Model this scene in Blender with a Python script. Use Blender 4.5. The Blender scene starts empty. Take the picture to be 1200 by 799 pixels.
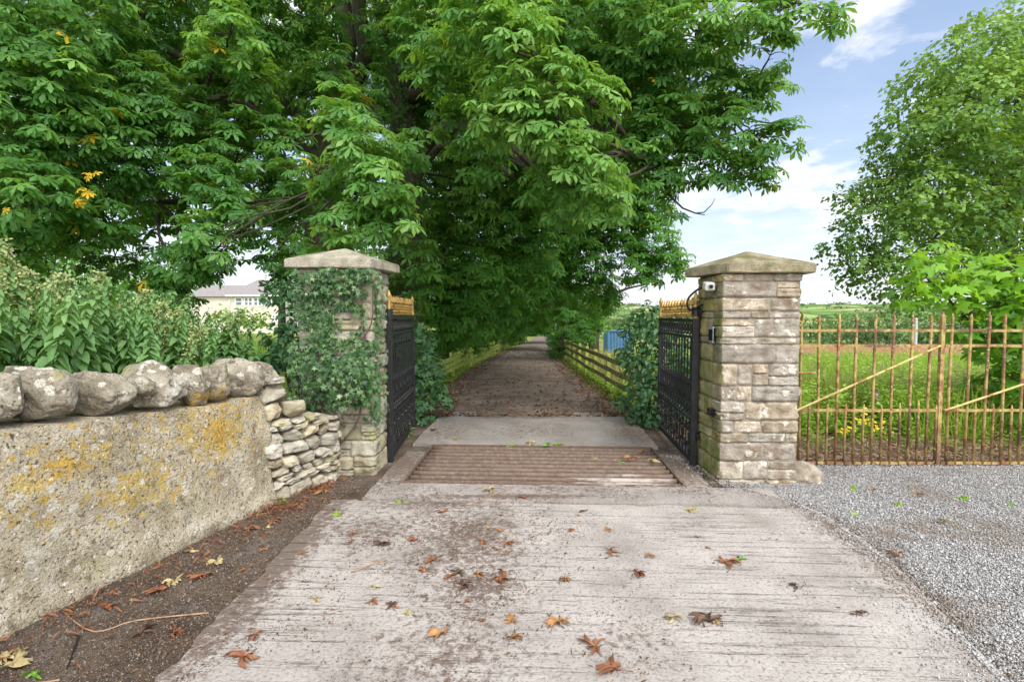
import bpy, bmesh, math, random
import numpy as np
from mathutils import Vector, Matrix, noise as mnoise

random.seed(7)
RNG = np.random.default_rng(11)
scene = bpy.context.scene
COL = scene.collection
R = math.radians

# ------------------------------------------------------------------ camera
CAM_H = 1.6
TH = math.atan(29.5 / 600.0)
cam_d = bpy.data.cameras.new("camera")
cam_d.sensor_width = 36.0
cam_d.lens = 18.0
cam_d.clip_start = 0.05
cam_d.clip_end = 6000
cam = bpy.data.objects.new("camera", cam_d)
cam.location = (0, 0, CAM_H)
cam.rotation_euler = (math.pi / 2 - TH, 0, 0)
COL.objects.link(cam)
scene.camera = cam


def ray(px, py):
    xc, yc = (px - 600) / 600.0, (399.5 - py) / 600.0
    return Vector((xc, math.cos(TH) + yc * math.sin(TH), -math.sin(TH) + yc * math.cos(TH)))


def at(px, py, Y):
    d = ray(px, py)
    t = Y / d.y
    return Vector((d.x * t, Y, CAM_H + d.z * t))


def G(px, py, z=0.0):
    d = ray(px, py)
    t = (z - CAM_H) / d.z
    return Vector((d.x * t, d.y * t, z))


A = R(2.8)


def D(u, v, z=0.0):
    return Vector((u * math.cos(A) + v * math.sin(A), -u * math.sin(A) + v * math.cos(A), z))


def ss(a, b, x):
    t = min(1.0, max(0.0, (x - a) / (b - a)))
    return t * t * (3 - 2 * t)


def height(x, y):
    h = -ss(10, 48, y) * (0.55 + 1.35 * ss(2.6, 8, x) - 0.6 * ss(-4, -9, x) * -1 * 0)
    if x < -4:
        h *= 1 - 0.9 * ss(-4, -10, x)
    h -= 7 * ss(60, 220, y) * ss(-30, 20, x)
    h += ss(260, 950, y) * (30 + 7 * mnoise.noise(Vector((x * .004, y * .002, 3)))) 
    if y > 60:
        h += 1.2 * ss(60, 200, y) * mnoise.noise(Vector((x * .02, y * .02, 1)))
    return h


# ------------------------------------------------------------------ materials
def new_mat(name):
    m = bpy.data.materials.new(name)
    m.use_nodes = True
    nt = m.node_tree
    nt.nodes.clear()
    out = nt.nodes.new("ShaderNodeOutputMaterial")
    return m, nt, out


def nd(nt, t, **kw):
    n = nt.nodes.new(t)
    for k, v in kw.items():
        setattr(n, k, v)
    return n


def sock(nt, node_in, v):
    if isinstance(v, bpy.types.NodeSocket):
        nt.links.new(v, node_in)
    else:
        node_in.default_value = v


def math_n(nt, op, a, b=0.0, clamp=False):
    n = nd(nt, "ShaderNodeMath", operation=op, use_clamp=clamp)
    sock(nt, n.inputs[0], a)
    sock(nt, n.inputs[1], b)
    return n.outputs[0]


def ramp(nt, fac, stops, interp='LINEAR'):
    n = nd(nt, "ShaderNodeValToRGB")
    cr = n.color_ramp
    cr.interpolation = interp
    while len(cr.elements) > 1:
        cr.elements.remove(cr.elements[0])
    cr.elements[0].position = stops[0][0]
    c = stops[0][1]
    cr.elements[0].color = (*c, 1) if not isinstance(c, (int, float)) else (c, c, c, 1)
    for p, c in stops[1:]:
        e = cr.elements.new(p)
        e.color = (*c, 1) if not isinstance(c, (int, float)) else (c, c, c, 1)
    sock(nt, n.inputs[0], fac)
    return n.outputs[0]


def mixc(nt, fac, a, b, blend='MIX'):
    n = nd(nt, "ShaderNodeMix", data_type='RGBA', blend_type=blend)
    sock(nt, n.inputs[0], fac)
    for i, v in ((6, a), (7, b)):
        if isinstance(v, bpy.types.NodeSocket):
            nt.links.new(v, n.inputs[i])
        else:
            n.inputs[i].default_value = (*v, 1)
    return n.outputs[2]


def pos(nt, scale=(1, 1, 1), obj=False):
    if obj:
        s = nd(nt, "ShaderNodeTexCoord").outputs['Object']
    else:
        s = nd(nt, "ShaderNodeNewGeometry").outputs['Position']
    if scale != (1, 1, 1):
        m = nd(nt, "ShaderNodeMapping")
        m.inputs['Scale'].default_value = scale
        nt.links.new(s, m.inputs[0])
        s = m.outputs[0]
    return s


def noise(nt, vec, scale, detail=5, rough=.55, dist=0.0):
    n = nd(nt, "ShaderNodeTexNoise")
    nt.links.new(vec, n.inputs['Vector'])
    n.inputs['Scale'].default_value = scale
    n.inputs['Detail'].default_value = detail
    n.inputs['Roughness'].default_value = rough
    n.inputs['Distortion'].default_value = dist
    return n.outputs['Fac']


def spot(nt, c, r):
    """soft 1..0 mask round a world point (the reach of a stain)"""
    p = pos(nt)
    s = nd(nt, "ShaderNodeVectorMath", operation='SUBTRACT')
    nt.links.new(p, s.inputs[0])
    s.inputs[1].default_value = c
    d = nd(nt, "ShaderNodeVectorMath", operation='DIVIDE')
    nt.links.new(s.outputs[0], d.inputs[0])
    d.inputs[1].default_value = r
    l = nd(nt, "ShaderNodeVectorMath", operation='LENGTH')
    nt.links.new(d.outputs[0], l.inputs[0])
    return math_n(nt, 'SUBTRACT', 1.0, l.outputs['Value'], True)


def pm(name, cols, scale=4.0, rough=.85, bump=.4, bscale=40, bdist=.02, layers=(), island=0.0,
       metallic=0.0, spec=.3, vscale=(1, 1, 1), obj=False, detail=6, bump2=None):
    """generic procedural surface: noise ramp base, extra noise masked layers, bump"""
    m, nt, out = new_mat(name)
    p = nd(nt, "ShaderNodeBsdfPrincipled")
    v = pos(nt, vscale, obj)
    n = noise(nt, v, scale, detail)
    k = len(cols)
    col = ramp(nt, n, [(.3 + .4 * i / max(1, k - 1), c) for i, c in enumerate(cols)])
    if island:
        g = nd(nt, "ShaderNodeNewGeometry")
        f = math_n(nt, 'MULTIPLY_ADD', g.outputs['Random Per Island'], 2 * island)
        f.node.inputs[2].default_value = 1 - island
        hs = nd(nt, "ShaderNodeHueSaturation")
        nt.links.new(f, hs.inputs['Value'])
        s2 = math_n(nt, 'MULTIPLY', g.outputs['Random Per Island'], 7.31)
        s3 = math_n(nt, 'FRACT', s2)
        s4 = math_n(nt, 'MULTIPLY_ADD', s3, .7)
        s4.node.inputs[2].default_value = .65
        nt.links.new(s4, hs.inputs['Saturation'])
        nt.links.new(col, hs.inputs['Color'])
        col = hs.outputs[0]
    for L in layers:
        if L[0] == 'v':  # crusty round lichen colonies
            _, c, sc, rad_, pick, mk_ = L
            vo = nd(nt, "ShaderNodeTexVoronoi")
            vo.inputs['Scale'].default_value = sc
            wob = nd(nt, "ShaderNodeVectorMath", operation='MULTIPLY_ADD')
            nz_ = nd(nt, "ShaderNodeTexNoise")
            nz_.inputs['Scale'].default_value = sc * 4
            nz_.inputs['Detail'].default_value = 4
            nt.links.new(v, nz_.inputs['Vector'])
            nt.links.new(nz_.outputs['Color'], wob.inputs[0])
            wob.inputs[1].default_value = (.5 / sc,) * 3
            nt.links.new(v, wob.inputs[2])
            nt.links.new(wob.outputs[0], vo.inputs['Vector'])
            sp_ = nd(nt, "ShaderNodeSeparateColor")
            nt.links.new(vo.outputs['Color'], sp_.inputs[0])
            lim = math_n(nt, 'MULTIPLY', math_n(nt, 'GREATER_THAN', sp_.outputs[0], 1 - pick), sp_.outputs[1])
            lim = math_n(nt, 'MULTIPLY', lim, rad_)
            if mk_:
                mk = None
                for (cc, rr) in mk_:
                    s = spot(nt, cc, rr)
                    mk = s if mk is None else math_n(nt, 'MAXIMUM', mk, s)
                lim = math_n(nt, 'MULTIPLY', lim, math_n(nt, 'POWER', mk, .5))
            f = math_n(nt, 'MULTIPLY', math_n(nt, 'SUBTRACT', lim, vo.outputs['Distance']), 12.0, True)
            f = math_n(nt, 'MULTIPLY', f, ramp(nt, noise(nt, v, sc * 9, 3), [(.35, .35), (.55, 1.0)]))
            col = mixc(nt, f, col, c)
            continue
        c, sc, lo, hi = L[:4]
        vv = pos(nt, L[5] if len(L) > 5 and L[5] else (1, 1, 1))
        f = noise(nt, vv, sc, 7, .62)
        if len(L) > 4 and L[4] is not None:
            mk = None
            for (cc, rr) in L[4]:
                s = spot(nt, cc, rr)
                mk = s if mk is None else math_n(nt, 'MAXIMUM', mk, s)
            f = math_n(nt, 'MULTIPLY', f, math_n(nt, 'POWER', mk, .5))
        if len(L) > 6:
            lowf = noise(nt, pos(nt), L[6], 4)
            f = math_n(nt, 'MULTIPLY', f, ramp(nt, lowf, [(.32, .55), (.66, 1.15)]))
        f = ramp(nt, f, [(lo, 0.0), (hi, 1.0)])
        col = mixc(nt, f, col, c)
    nt.links.new(col, p.inputs['Base Color'])
    p.inputs['Roughness'].default_value = rough
    p.inputs['Metallic'].default_value = metallic
    p.inputs['Specular IOR Level'].default_value = spec
    if bump:
        b = nd(nt, "ShaderNodeBump")
        b.inputs['Strength'].default_value = bump
        b.inputs['Distance'].default_value = bdist
        nt.links.new(noise(nt, v, bscale, 8, .65), b.inputs['Height'])
        last = b
        if bump2:
            b2 = nd(nt, "ShaderNodeBump")
            b2.inputs['Strength'].default_value = bump2[0]
            b2.inputs['Distance'].default_value = bump2[2]
            vo = nd(nt, "ShaderNodeTexVoronoi")
            vo.inputs['Scale'].default_value = bump2[1]
            nt.links.new(v, vo.inputs['Vector'])
            nt.links.new(vo.outputs['Distance'], b2.inputs['Height'])
            nt.links.new(b.outputs[0], b2.inputs['Normal'])
            last = b2
        nt.links.new(last.outputs[0], p.inputs['Normal'])
    nt.links.new(p.outputs[0], out.inputs[0])
    return m


def leaf_mat(name, dark, mid, light, trans=(.16, .30, .03), tfac=.35, rough=.42, old=(.55, .38, .02), spec=.4):
    m, nt, out = new_mat(name)
    p = nd(nt, "ShaderNodeBsdfPrincipled")
    a = nd(nt, "ShaderNodeAttribute", attribute_name="tint")
    n = noise(nt, pos(nt), 1.1, 3)
    f = math_n(nt, 'MULTIPLY_ADD', n, .5)
    nt.links.new(math_n(nt, 'SUBTRACT', a.outputs['Fac'], .25), f.node.inputs[2])
    col = ramp(nt, f, [(.1, dark), (.45, mid), (.85, light)])
    col = mixc(nt, ramp(nt, a.outputs['Fac'], [(.97, 0.0), (.985, 1.0)]), col, old)
    nt.links.new(col, p.inputs['Base Color'])
    p.inputs['Roughness'].default_value = rough
    p.inputs['Specular IOR Level'].default_value = spec
    t = nd(nt, "ShaderNodeBsdfTranslucent")
    tc = mixc(nt, ramp(nt, a.outputs['Fac'], [(.97, 0.0), (.985, 1.0)]), trans, old)
    nt.links.new(tc, t.inputs['Color'])
    mx = nd(nt, "ShaderNodeMixShader")
    mx.inputs[0].default_value = tfac
    nt.links.new(p.outputs[0], mx.inputs[1])
    nt.links.new(t.outputs[0], mx.inputs[2])
    nt.links.new(mx.outputs[0], out.inputs[0])
    return m


M = {}
M['chestnut'] = leaf_mat("chestnut_leaf", (.030, .104, .024), (.070, .200, .042), (.182, .345, .080), (.27, .49, .045), .39, .5, spec=.32)
M['chestnut_far'] = leaf_mat("avenue_leaf", (.032, .110, .024), (.070, .200, .040), (.150, .315, .060), (.28, .52, .045), .41, .6, spec=.2)
M['sycamore'] = leaf_mat("sycamore_leaf", (.036, .100, .022), (.092, .200, .040), (.205, .345, .075), (.30, .48, .05), .34, .55, spec=.25)
M['sapling'] = leaf_mat("sapling_leaf", (.05, .16, .02), (.11, .29, .025), (.23, .45, .05), (.36, .6, .03), .42)
M['nettle'] = leaf_mat("nettle_leaf", (.038, .118, .034), (.088, .210, .066), (.18, .325, .115), (.24, .44, .07), .32, .55)
M['shrub'] = leaf_mat("shrub_leaf", (.035, .105, .045), (.065, .165, .07), (.12, .23, .10), (.16, .34, .07), .25, .5)
M['ivy'] = leaf_mat("ivy_leaf", (.024, .072, .020), (.064, .145, .046), (.145, .230, .095), (.1, .22, .05), .12, .4)
M['weed'] = leaf_mat("weed_leaf", (.13, .25, .03), (.24, .41, .05), (.36, .53, .085), (.38, .58, .06), .42, .6)
M['grass'] = leaf_mat("grass_blade", (.15, .22, .04), (.30, .34, .08), (.48, .44, .18), (.35, .42, .08), .35, .7, (.52, .43, .24))
M['far_tree'] = leaf_mat("far_tree_leaf", (.045, .10, .035), (.09, .17, .06), (.16, .25, .09), (.22, .34, .07), .3, .7)
M['hedge'] = leaf_mat("hedge_leaf", (.07, .15, .02), (.12, .22, .03), (.2, .32, .05), (.25, .4, .03), .3, .6)
M['petal'] = leaf_mat("yellow_petal", (.7, .5, .01), (.8, .6, .01), (.85, .68, .03), (.8, .6, .02), .2, .6)
M['pinkspike'] = leaf_mat("willowherb_flower", (.32, .18, .27), (.42, .25, .36), (.5, .33, .42), (.4, .2, .3), .2, .7)
M['catkin'] = leaf_mat("nettle_flower", (.20, .27, .09), (.30, .36, .14), (.42, .45, .22), (.4, .42, .15), .2, .8)
M['bark'] = pm("bark", [(.030, .027, .020), (.066, .058, .042), (.042, .038, .028)], 6, .95, .9, 18, .05, vscale=(1, 1, .35),
               layers=[((.05, .075, .03), 2.2, .52, .65)])
M['twig'] = pm("twig_bark", [(.06, .045, .035), (.11, .085, .065)], 20, .9, .3, 60)
M['stem'] = pm("green_stem", [(.08, .13, .05), (.14, .19, .08)], 20, .7, 0)
M['stone_r'] = pm("pillar_stone", [(.185, .155, .118), (.325, .285, .232), (.44, .40, .345)], 9, .92, .8, 45, .02, island=.24,
                  layers=[((.64, .60, .53), 7, .60, .68), ('v', (.58, .545, .48), 15, .7, .14, None), ((.17, .115, .08), 4, .55, .70), ((.16, .12, .085), 70, .56, .66)])
M['stone_moss'] = pm("mossy_pillar_stone", [(.10, .105, .05), (.19, .175, .09), (.27, .23, .14)], 6, .95, .8, 40, .02, island=.2,
                     layers=[((.10, .13, .035), 4, .48, .66)])
M['stone_l'] = pm("ivied_pillar_stone", [(.17, .155, .11), (.295, .27, .205), (.40, .375, .305)], 7, .92, .8, 42, .02, island=.18,
                  layers=[((.24, .26, .11), 3.5, .55, .7), ((.62, .60, .56), 5, .62, .7)])
M['mortar'] = pm("mortar", [(.17, .145, .115), (.28, .25, .205)], 12, .95, .6, 70, .01,
                 layers=[((.16, .13, .095), 5, .55, .7)])
M['mortar_moss'] = pm("mossy_mortar", [(.09, .09, .045), (.16, .15, .085)], 12, .95, .6, 70, .01)
M['cap_r'] = pm("mossy_cap_stone", [(.17, .15, .09), (.27, .24, .16), (.36, .325, .235)], 9, .95, 1.0, 70, .02,
                layers=[((.14, .13, .055), 4, .5, .66), ((.09, .075, .05), 80, .58, .68), ((.44, .41, .34), 30, .62, .68)])
M['cap_l'] = pm("pale_cap_stone", [(.235, .21, .16), (.35, .325, .26), (.45, .42, .355)], 9, .95, 1.0, 70, .02,
                layers=[((.17, .155, .10), 5, .52, .66), ((.12, .10, .075), 80, .57, .66), ((.55, .53, .48), 30, .62, .68)])
WL_ = [((-2.2, 3.7, .80), (.9, 1.0, .62)), ((-2.45, 2.75, .76), (.5, .6, .45)), ((-2.3, 3.2, .50), (.4, .75, .30))]
M['render'] = pm("roughcast_render", [(.33, .275, .18), (.48, .42, .31), (.62, .57, .46)], 4, .95, 1.0, 55, .035,
                 bump2=(.5, 85, .012),
                 layers=[((.36, .33, .17), 2.2, .48, .66, [((-2.3, 3.3, .25), (1.6, 1.6, .55))]),
                         ((.52, .41, .15), 20, .33, .46, WL_, None, 1.6), ((.55, .35, .07), 26, .36, .46, WL_, None, 3.0),
                         ((.12, .10, .07), 52, .56, .62), ('v', (.55, .37, .08), 26, .9, .6, WL_), ('v', (.56, .43, .16), 15, .8, .5, WL_), ('v', (.66, .63, .55), 22, .7, .2, None), ((.76, .73, .67), 40, .60, .66), ((.22, .185, .13), 13, .58, .68), ((.66, .64, .60), 1.7, .58, .70),
                         ((.19, .16, .115), 3, .42, .6, [((-2.3, 3.4, -.02), (2.6, 2.6, .24))])])
M['cope'] = pm("coping_stone", [(.20, .175, .135), (.37, .335, .27), (.52, .485, .42)], 6, .95, 1.0, 48, .035, island=.1,
               layers=[((.14, .125, .095), 10, .55, .64), ('v', (.66, .63, .56), 20, .8, .3, None), ('v', (.56, .53, .46), 9, .6, .25, None), ((.11, .095, .07), 60, .57, .64), ((.56, .36, .06), 22, .39, .48, [((-2.12, 3.7, .99), (.55, .9, .17)), ((-2.43, 2.85, 1.0), (.25, .3, .16))]),
                       ((.30, .29, .13), 3, .6, .7)])
M['drystone'] = pm("dry_stone", [(.23, .20, .15), (.39, .355, .28), (.51, .475, .405)], 8, .95, .8, 45, .02, island=.24,
                   layers=[((.34, .34, .15), 4, .56, .68), ((.64, .61, .55), 9, .62, .7)])
M['pit'] = pm("pit_shade_mud", [(.012, .010, .008), (.03, .024, .019)], 10, .95, .5)  # near-black colour stands in for the shade of a deeper pit
M['soilcore'] = pm("wall_hearting", [(.05, .042, .03), (.10, .085, .06)], 10, .95, .5)
M['iron'] = pm("black_iron", [(.008, .008, .010), (.02, .02, .023)], 12, .5, .15, 90, .003, spec=.35, layers=[((.05, .045, .04), 6, .64, .74)])
M['gold'] = pm("gold_paint", [(.34, .21, .055), (.50, .34, .12)], 14, .45, .1, 80, .003, metallic=.3, spec=.5,
               layers=[((.17, .085, .025), 12, .53, .64)])
M['railpaint'] = pm("rusty_ochre_paint", [(.21, .14, .048), (.33, .24, .088), (.41, .335, .125)], 16, .7, .3, 120, .004,
                    layers=[((.20, .095, .045), 9, .50, .58), ((.13, .075, .045), 2.5, .52, .62), ((.46, .41, .20), 30, .60, .66)])
M['bracepaint'] = pm("yellow_brace_paint", [(.36, .30, .09), (.48, .43, .19)], 16, .7, .3, 120, .004, layers=[((.24, .13, .05), 9, .52, .62)])
M['wood'] = pm("algae_wood", [(.13, .19, .03), (.27, .34, .055), (.35, .38, .10)], 9, .9, .5, 50, .01, layers=[((.11, .09, .06), 4, .54, .68)])
M['wood_dark'] = pm("weathered_rail", [(.12, .11, .05), (.23, .21, .09)], 9, .9, .5, 50, .01, layers=[((.17, .19, .05), 4, .5, .65)])
M['dirt'] = pm("dark_soil", [(.055, .039, .029), (.115, .084, .062), (.17, .135, .108)], 3.2, .97, 1.0, 45, .03, detail=9, bump2=(.5, 60, .012),
               layers=[((.34, .32, .30), 95, .66, .70), ((.20, .185, .18), 2.4, .56, .68), ((.15, .075, .045), 30, .64, .7)])
M['terrain'] = None
M['white'] = pm("white_frame_paint", [(.72, .72, .72), (.8, .8, .8)], 5, .5, 0)
M['cream'] = pm("cream_house_wall", [(.50, .465, .41), (.57, .535, .48)], 3, .9, .2)
M['slate'] = pm("slate_roof", [(.20, .18, .18), (.28, .26, .26)], 4, .8, .3, 20)
M['brick'] = pm("red_brick_wall", [(.30, .13, .10), (.40, .20, .15)], 2, .9, .2, layers=[((.42, .34, .28), 5, .62, .7)])
M['blue'] = pm("blue_metal", [(.05, .13, .25), (.08, .18, .33)], 3, .5, 0)
M['cctv'] = pm("camera_shell", [(.42, .41, .39), (.52, .51, .49)], 12, .5, 0)
M['lens'] = pm("dark_lens", [(.01, .01, .012), (.015, .015, .02)], 5, .1, 0)
M['silver'] = pm("dull_steel", [(.30, .32, .36), (.42, .44, .47)], 12, .4, 0, metallic=.6)
M['pole'] = pm("grey_pole_steel", [(.38, .40, .42), (.48, .50, .52)], 5, .6, 0)
M['pebble'] = pm("gravel_stone", [(.25, .25, .255), (.385, .385, .39), (.49, .485, .48)], 60, .9, 0, island=.3, layers=[((.27, .225, .185), 1.5, .52, .66)])
M['litterbit'] = pm("leaf_crumb", [(.075, .045, .03), (.20, .115, .065)], 40, .9, 0, island=.55)
M['grit'] = pm("soil_grit_stone", [(.05, .038, .029), (.14, .105, .08), (.23, .19, .16)], 30, .95, 0, island=.55)
M['deadstalk'] = pm("dead_stalk", [(.22, .13, .09), (.40, .30, .22)], 20, .9, 0, island=.35)


def glass_mat():
    m, nt, out = new_mat("window_glass")
    p = nd(nt, "ShaderNodeBsdfPrincipled")
    n = noise(nt, pos(nt), 1.5, 2)
    nt.links.new(ramp(nt, n, [(.3, (.06, .08, .11)), (.7, (.16, .2, .26))]), p.inputs['Base Color'])
    p.inputs['Roughness'].default_value = .08
    nt.links.new(p.outputs[0], out.inputs[0])
    return m


M['glass'] = glass_mat()


def concrete_mat(name, stains, ridges=True, tone=1.0):
    m, nt, out = new_mat(name)
    p = nd(nt, "ShaderNodeBsdfPrincipled")
    v = pos(nt)
    n1 = noise(nt, v, 2.2, 8, .6)
    col = ramp(nt, n1, [(.3, tuple(c * tone for c in (.285, .260, .242))), (.5, tuple(c * tone for c in (.395, .366, .346))),
                        (.72, tuple(c * tone for c in (.49, .46, .435)))])
    sp = noise(nt, v, 55, 6, .7)
    col = mixc(nt, ramp(nt, sp, [(.36, .65), (.5, 0.0)]), col, (.14, .11, .09))
    col = mixc(nt, ramp(nt, noise(nt, v, 85, 3), [(.66, 0.0), (.71, .8)]), col, (.62, .60, .58))
    # tamping grooves that run across the drive, filled with fine dirt
    mp = nd(nt, "ShaderNodeMapping")
    mp.inputs['Rotation'].default_value = (0, 0, A)
    nt.links.new(v, mp.inputs[0])
    st = nd(nt, "ShaderNodeMapping")
    st.inputs['Scale'].default_value = (1.3, 24, 1)
    nt.links.new(mp.outputs[0], st.inputs[0])
    gr = noise(nt, st.outputs[0], 1.0, 4, .6, .3)
    big = noise(nt, v, .9, 3)
    br = noise(nt, v, 14, 5, .6)
    gmask = math_n(nt, 'MULTIPLY', ramp(nt, gr, [(.53, 0.0), (.66, 1.0)]), ramp(nt, big, [(.38, .15), (.56, 1.0)]))
    gmask = math_n(nt, 'MULTIPLY', gmask, ramp(nt, br, [(.38, .2), (.6, 1.0)]))
    if ridges:
        col = mixc(nt, math_n(nt, 'MULTIPLY', gmask, .40), col, (.13, .105, .09))
    # soil and leaf crumbs trodden into patches
    mk = None
    for c, r, s in stains:
        q = math_n(nt, 'MULTIPLY', spot(nt, c, r), s)
        mk = q if mk is None else math_n(nt, 'MAXIMUM', mk, q)
    if mk is not None:
        f = noise(nt, v, 22, 10, .78, .3)
        f2 = math_n(nt, 'ADD', f, math_n(nt, 'MULTIPLY', mk, .34))
        f3 = ramp(nt, f2, [(.62, 0.0), (.74, 1.0)])
        col = mixc(nt, math_n(nt, 'MULTIPLY', f3, .85), col, mixc(nt, noise(nt, v, 60, 4), (.065, .045, .036), (.17, .115, .085)))
    # soil feathering in from the ragged edges is drawn with real crumbs as well
    nt.links.new(col, p.inputs['Base Color'])
    p.inputs['Roughness'].default_value = .88
    p.inputs['Specular IOR Level'].default_value = .25
    b = nd(nt, "ShaderNodeBump")
    b.inputs['Strength'].default_value = .8
    b.inputs['Distance'].default_value = .012
    nt.links.new(sp, b.inputs['Height'])
    b2 = nd(nt, "ShaderNodeBump")
    b2.invert = True
    b2.inputs['Strength'].default_value = .9 if ridges else .1
    b2.inputs['Distance'].default_value = .015
    nt.links.new(gmask, b2.inputs['Height'])
    nt.links.new(b.outputs[0], b2.inputs['Normal'])
    nt.links.new(b2.outputs[0], p.inputs['Normal'])
    nt.links.new(p.outputs[0], out.inputs[0])
    return m


M['apron'] = concrete_mat("apron_concrete", [((-.35, 3.55, 0), (1.0, 1.3, 1), .72), ((-.2, 2.9, 0), (.6, .7, 1), .7), ((-1.5, 3.3, 0), (.33, 2.6, 1), 1.0),
                                             ((-.6, 4.3, 0), (1.2, .45, 1), .9), ((1.9, 4.3, 0), (.9, .2, 1), .7), ((2.35, 3.6, 0), (.25, 1.8, 1), .7), ((-1.0, 3.7, 0), (.9, .9, 1), .6), ((-.3, 2.3, 0), (.9, .7, 1), .6),
                                             ((.6, 2.4, 0), (.5, .4, 1), .5)])
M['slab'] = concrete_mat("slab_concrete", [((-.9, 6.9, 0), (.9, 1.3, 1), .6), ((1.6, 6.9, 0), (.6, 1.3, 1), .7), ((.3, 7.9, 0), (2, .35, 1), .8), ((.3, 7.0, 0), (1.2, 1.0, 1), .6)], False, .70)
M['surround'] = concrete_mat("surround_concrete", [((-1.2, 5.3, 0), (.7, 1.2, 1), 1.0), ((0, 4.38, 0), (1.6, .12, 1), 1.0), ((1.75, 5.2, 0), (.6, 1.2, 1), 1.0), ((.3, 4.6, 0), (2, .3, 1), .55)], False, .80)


def gravel_mat():
    m, nt, out = new_mat("gravel_bed")
    p = nd(nt, "ShaderNodeBsdfPrincipled")
    v = pos(nt)
    vo = nd(nt, "ShaderNodeTexVoronoi")
    vo.inputs['Scale'].default_value = 85
    nt.links.new(v, vo.inputs['Vector'])
    g = nd(nt, "ShaderNodeSeparateColor")
    nt.links.new(vo.outputs['Color'], g.inputs[0])
    col = ramp(nt, g.outputs[0], [(0, (.12, .12, .12)), (.5, (.27, .27, .275)), (1, (.45, .44, .44))])
    col = mixc(nt, ramp(nt, vo.outputs['Distance'], [(.35, 0.0), (.75, 1.0)]), col, (.07, .06, .055))
    col = mixc(nt, math_n(nt, 'MULTIPLY', ramp(nt, noise(nt, v, 1.6, 7, .65), [(.54, 0.0), (.7, 1.0)]), .6), col, (.13, .10, .08))
    nt.links.new(col, p.inputs['Base Color'])
    p.inputs['Roughness'].default_value = .9
    b = nd(nt, "ShaderNodeBump")
    b.invert = True
    b.inputs['Strength'].default_value = 1
    b.inputs['Distance'].default_value = .015
    nt.links.new(vo.outputs['Distance'], b.inputs['Height'])
    nt.links.new(b.outputs[0], p.inputs['Normal'])
    nt.links.new(p.outputs[0], out.inputs[0])
    return m


M['gravel'] = gravel_mat()


def track_mat():
    m, nt, out = new_mat("dirt_track")
    p = nd(nt, "ShaderNodeBsdfPrincipled")
    v = pos(nt)
    col = ramp(nt, noise(nt, v, 2.0, 9, .65), [(.3, (.085, .06, .046)), (.5, (.155, .115, .092)), (.7, (.24, .195, .165))])
    col = mixc(nt, ramp(nt, noise(nt, v, 40, 6, .7), [(.58, 0.0), (.66, .8)]), col, (.36, .26, .14))
    col = mixc(nt, ramp(nt, noise(nt, v, 1.3, 7, .65), [(.58, 0.0), (.68, .7)]), col, (.13, .16, .05))
    nt.links.new(col, p.inputs['Base Color'])
    p.inputs['Roughness'].default_value = .95
    b = nd(nt, "ShaderNodeBump")
    b.inputs['Strength'].default_value = .9
    b.inputs['Distance'].default_value = .02
    nt.links.new(noise(nt, v, 30, 8, .7), b.inputs['Height'])
    nt.links.new(b.outputs[0], p.inputs['Normal'])
    nt.links.new(p.outputs[0], out.inputs[0])
    return m


M['track'] = track_mat()


def terrain_mat():
    m, nt, out = new_mat("field_ground")
    p = nd(nt, "ShaderNodeBsdfPrincipled")
    v = pos(nt)
    near = ramp(nt, noise(nt, v, 2.5, 8, .65), [(.35, (.09, .12, .03)), (.5, (.18, .21, .055)), (.68, (.30, .28, .11))])
    vo = nd(nt, "ShaderNodeTexVoronoi")
    vo.inputs['Scale'].default_value = .011
    nt.links.new(v, vo.inputs['Vector'])
    sc = nd(nt, "ShaderNodeSeparateColor")
    nt.links.new(vo.outputs['Color'], sc.inputs[0])
    far = ramp(nt, sc.outputs[0], [(0, (.12, .22, .05)), (.35, (.17, .28, .07)), (.6, (.26, .33, .11)), (.8, (.34, .34, .16)), (1, (.14, .24, .06))], 'CONSTANT')
    ve = nd(nt, "ShaderNodeTexVoronoi", feature='DISTANCE_TO_EDGE')
    ve.inputs['Scale'].default_value = .011
    nt.links.new(v, ve.inputs['Vector'])
    far = mixc(nt, ramp(nt, ve.outputs['Distance'], [(.03, 1.0), (.05, 0.0)]), far, (.045, .085, .03))
    far = mixc(nt, ramp(nt, noise(nt, v, .05, 6), [(.6, 0.0), (.66, .9)]), far, (.05, .09, .035))
    sep = nd(nt, "ShaderNodeSeparateXYZ")
    nt.links.new(v, sep.inputs[0])
    f = ramp(nt, math_n(nt, 'DIVIDE', sep.outputs[1], 400.0), [(.13, 0.0), (.3, 1.0)])
    nt.links.new(mixc(nt, f, near, far), p.inputs['Base Color'])
    p.inputs['Roughness'].default_value = .95
    p.inputs['Specular IOR Level'].default_value = .1
    nt.links.new(p.outputs[0], out.inputs[0])
    return m


M['terrain'] = terrain_mat()


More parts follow.
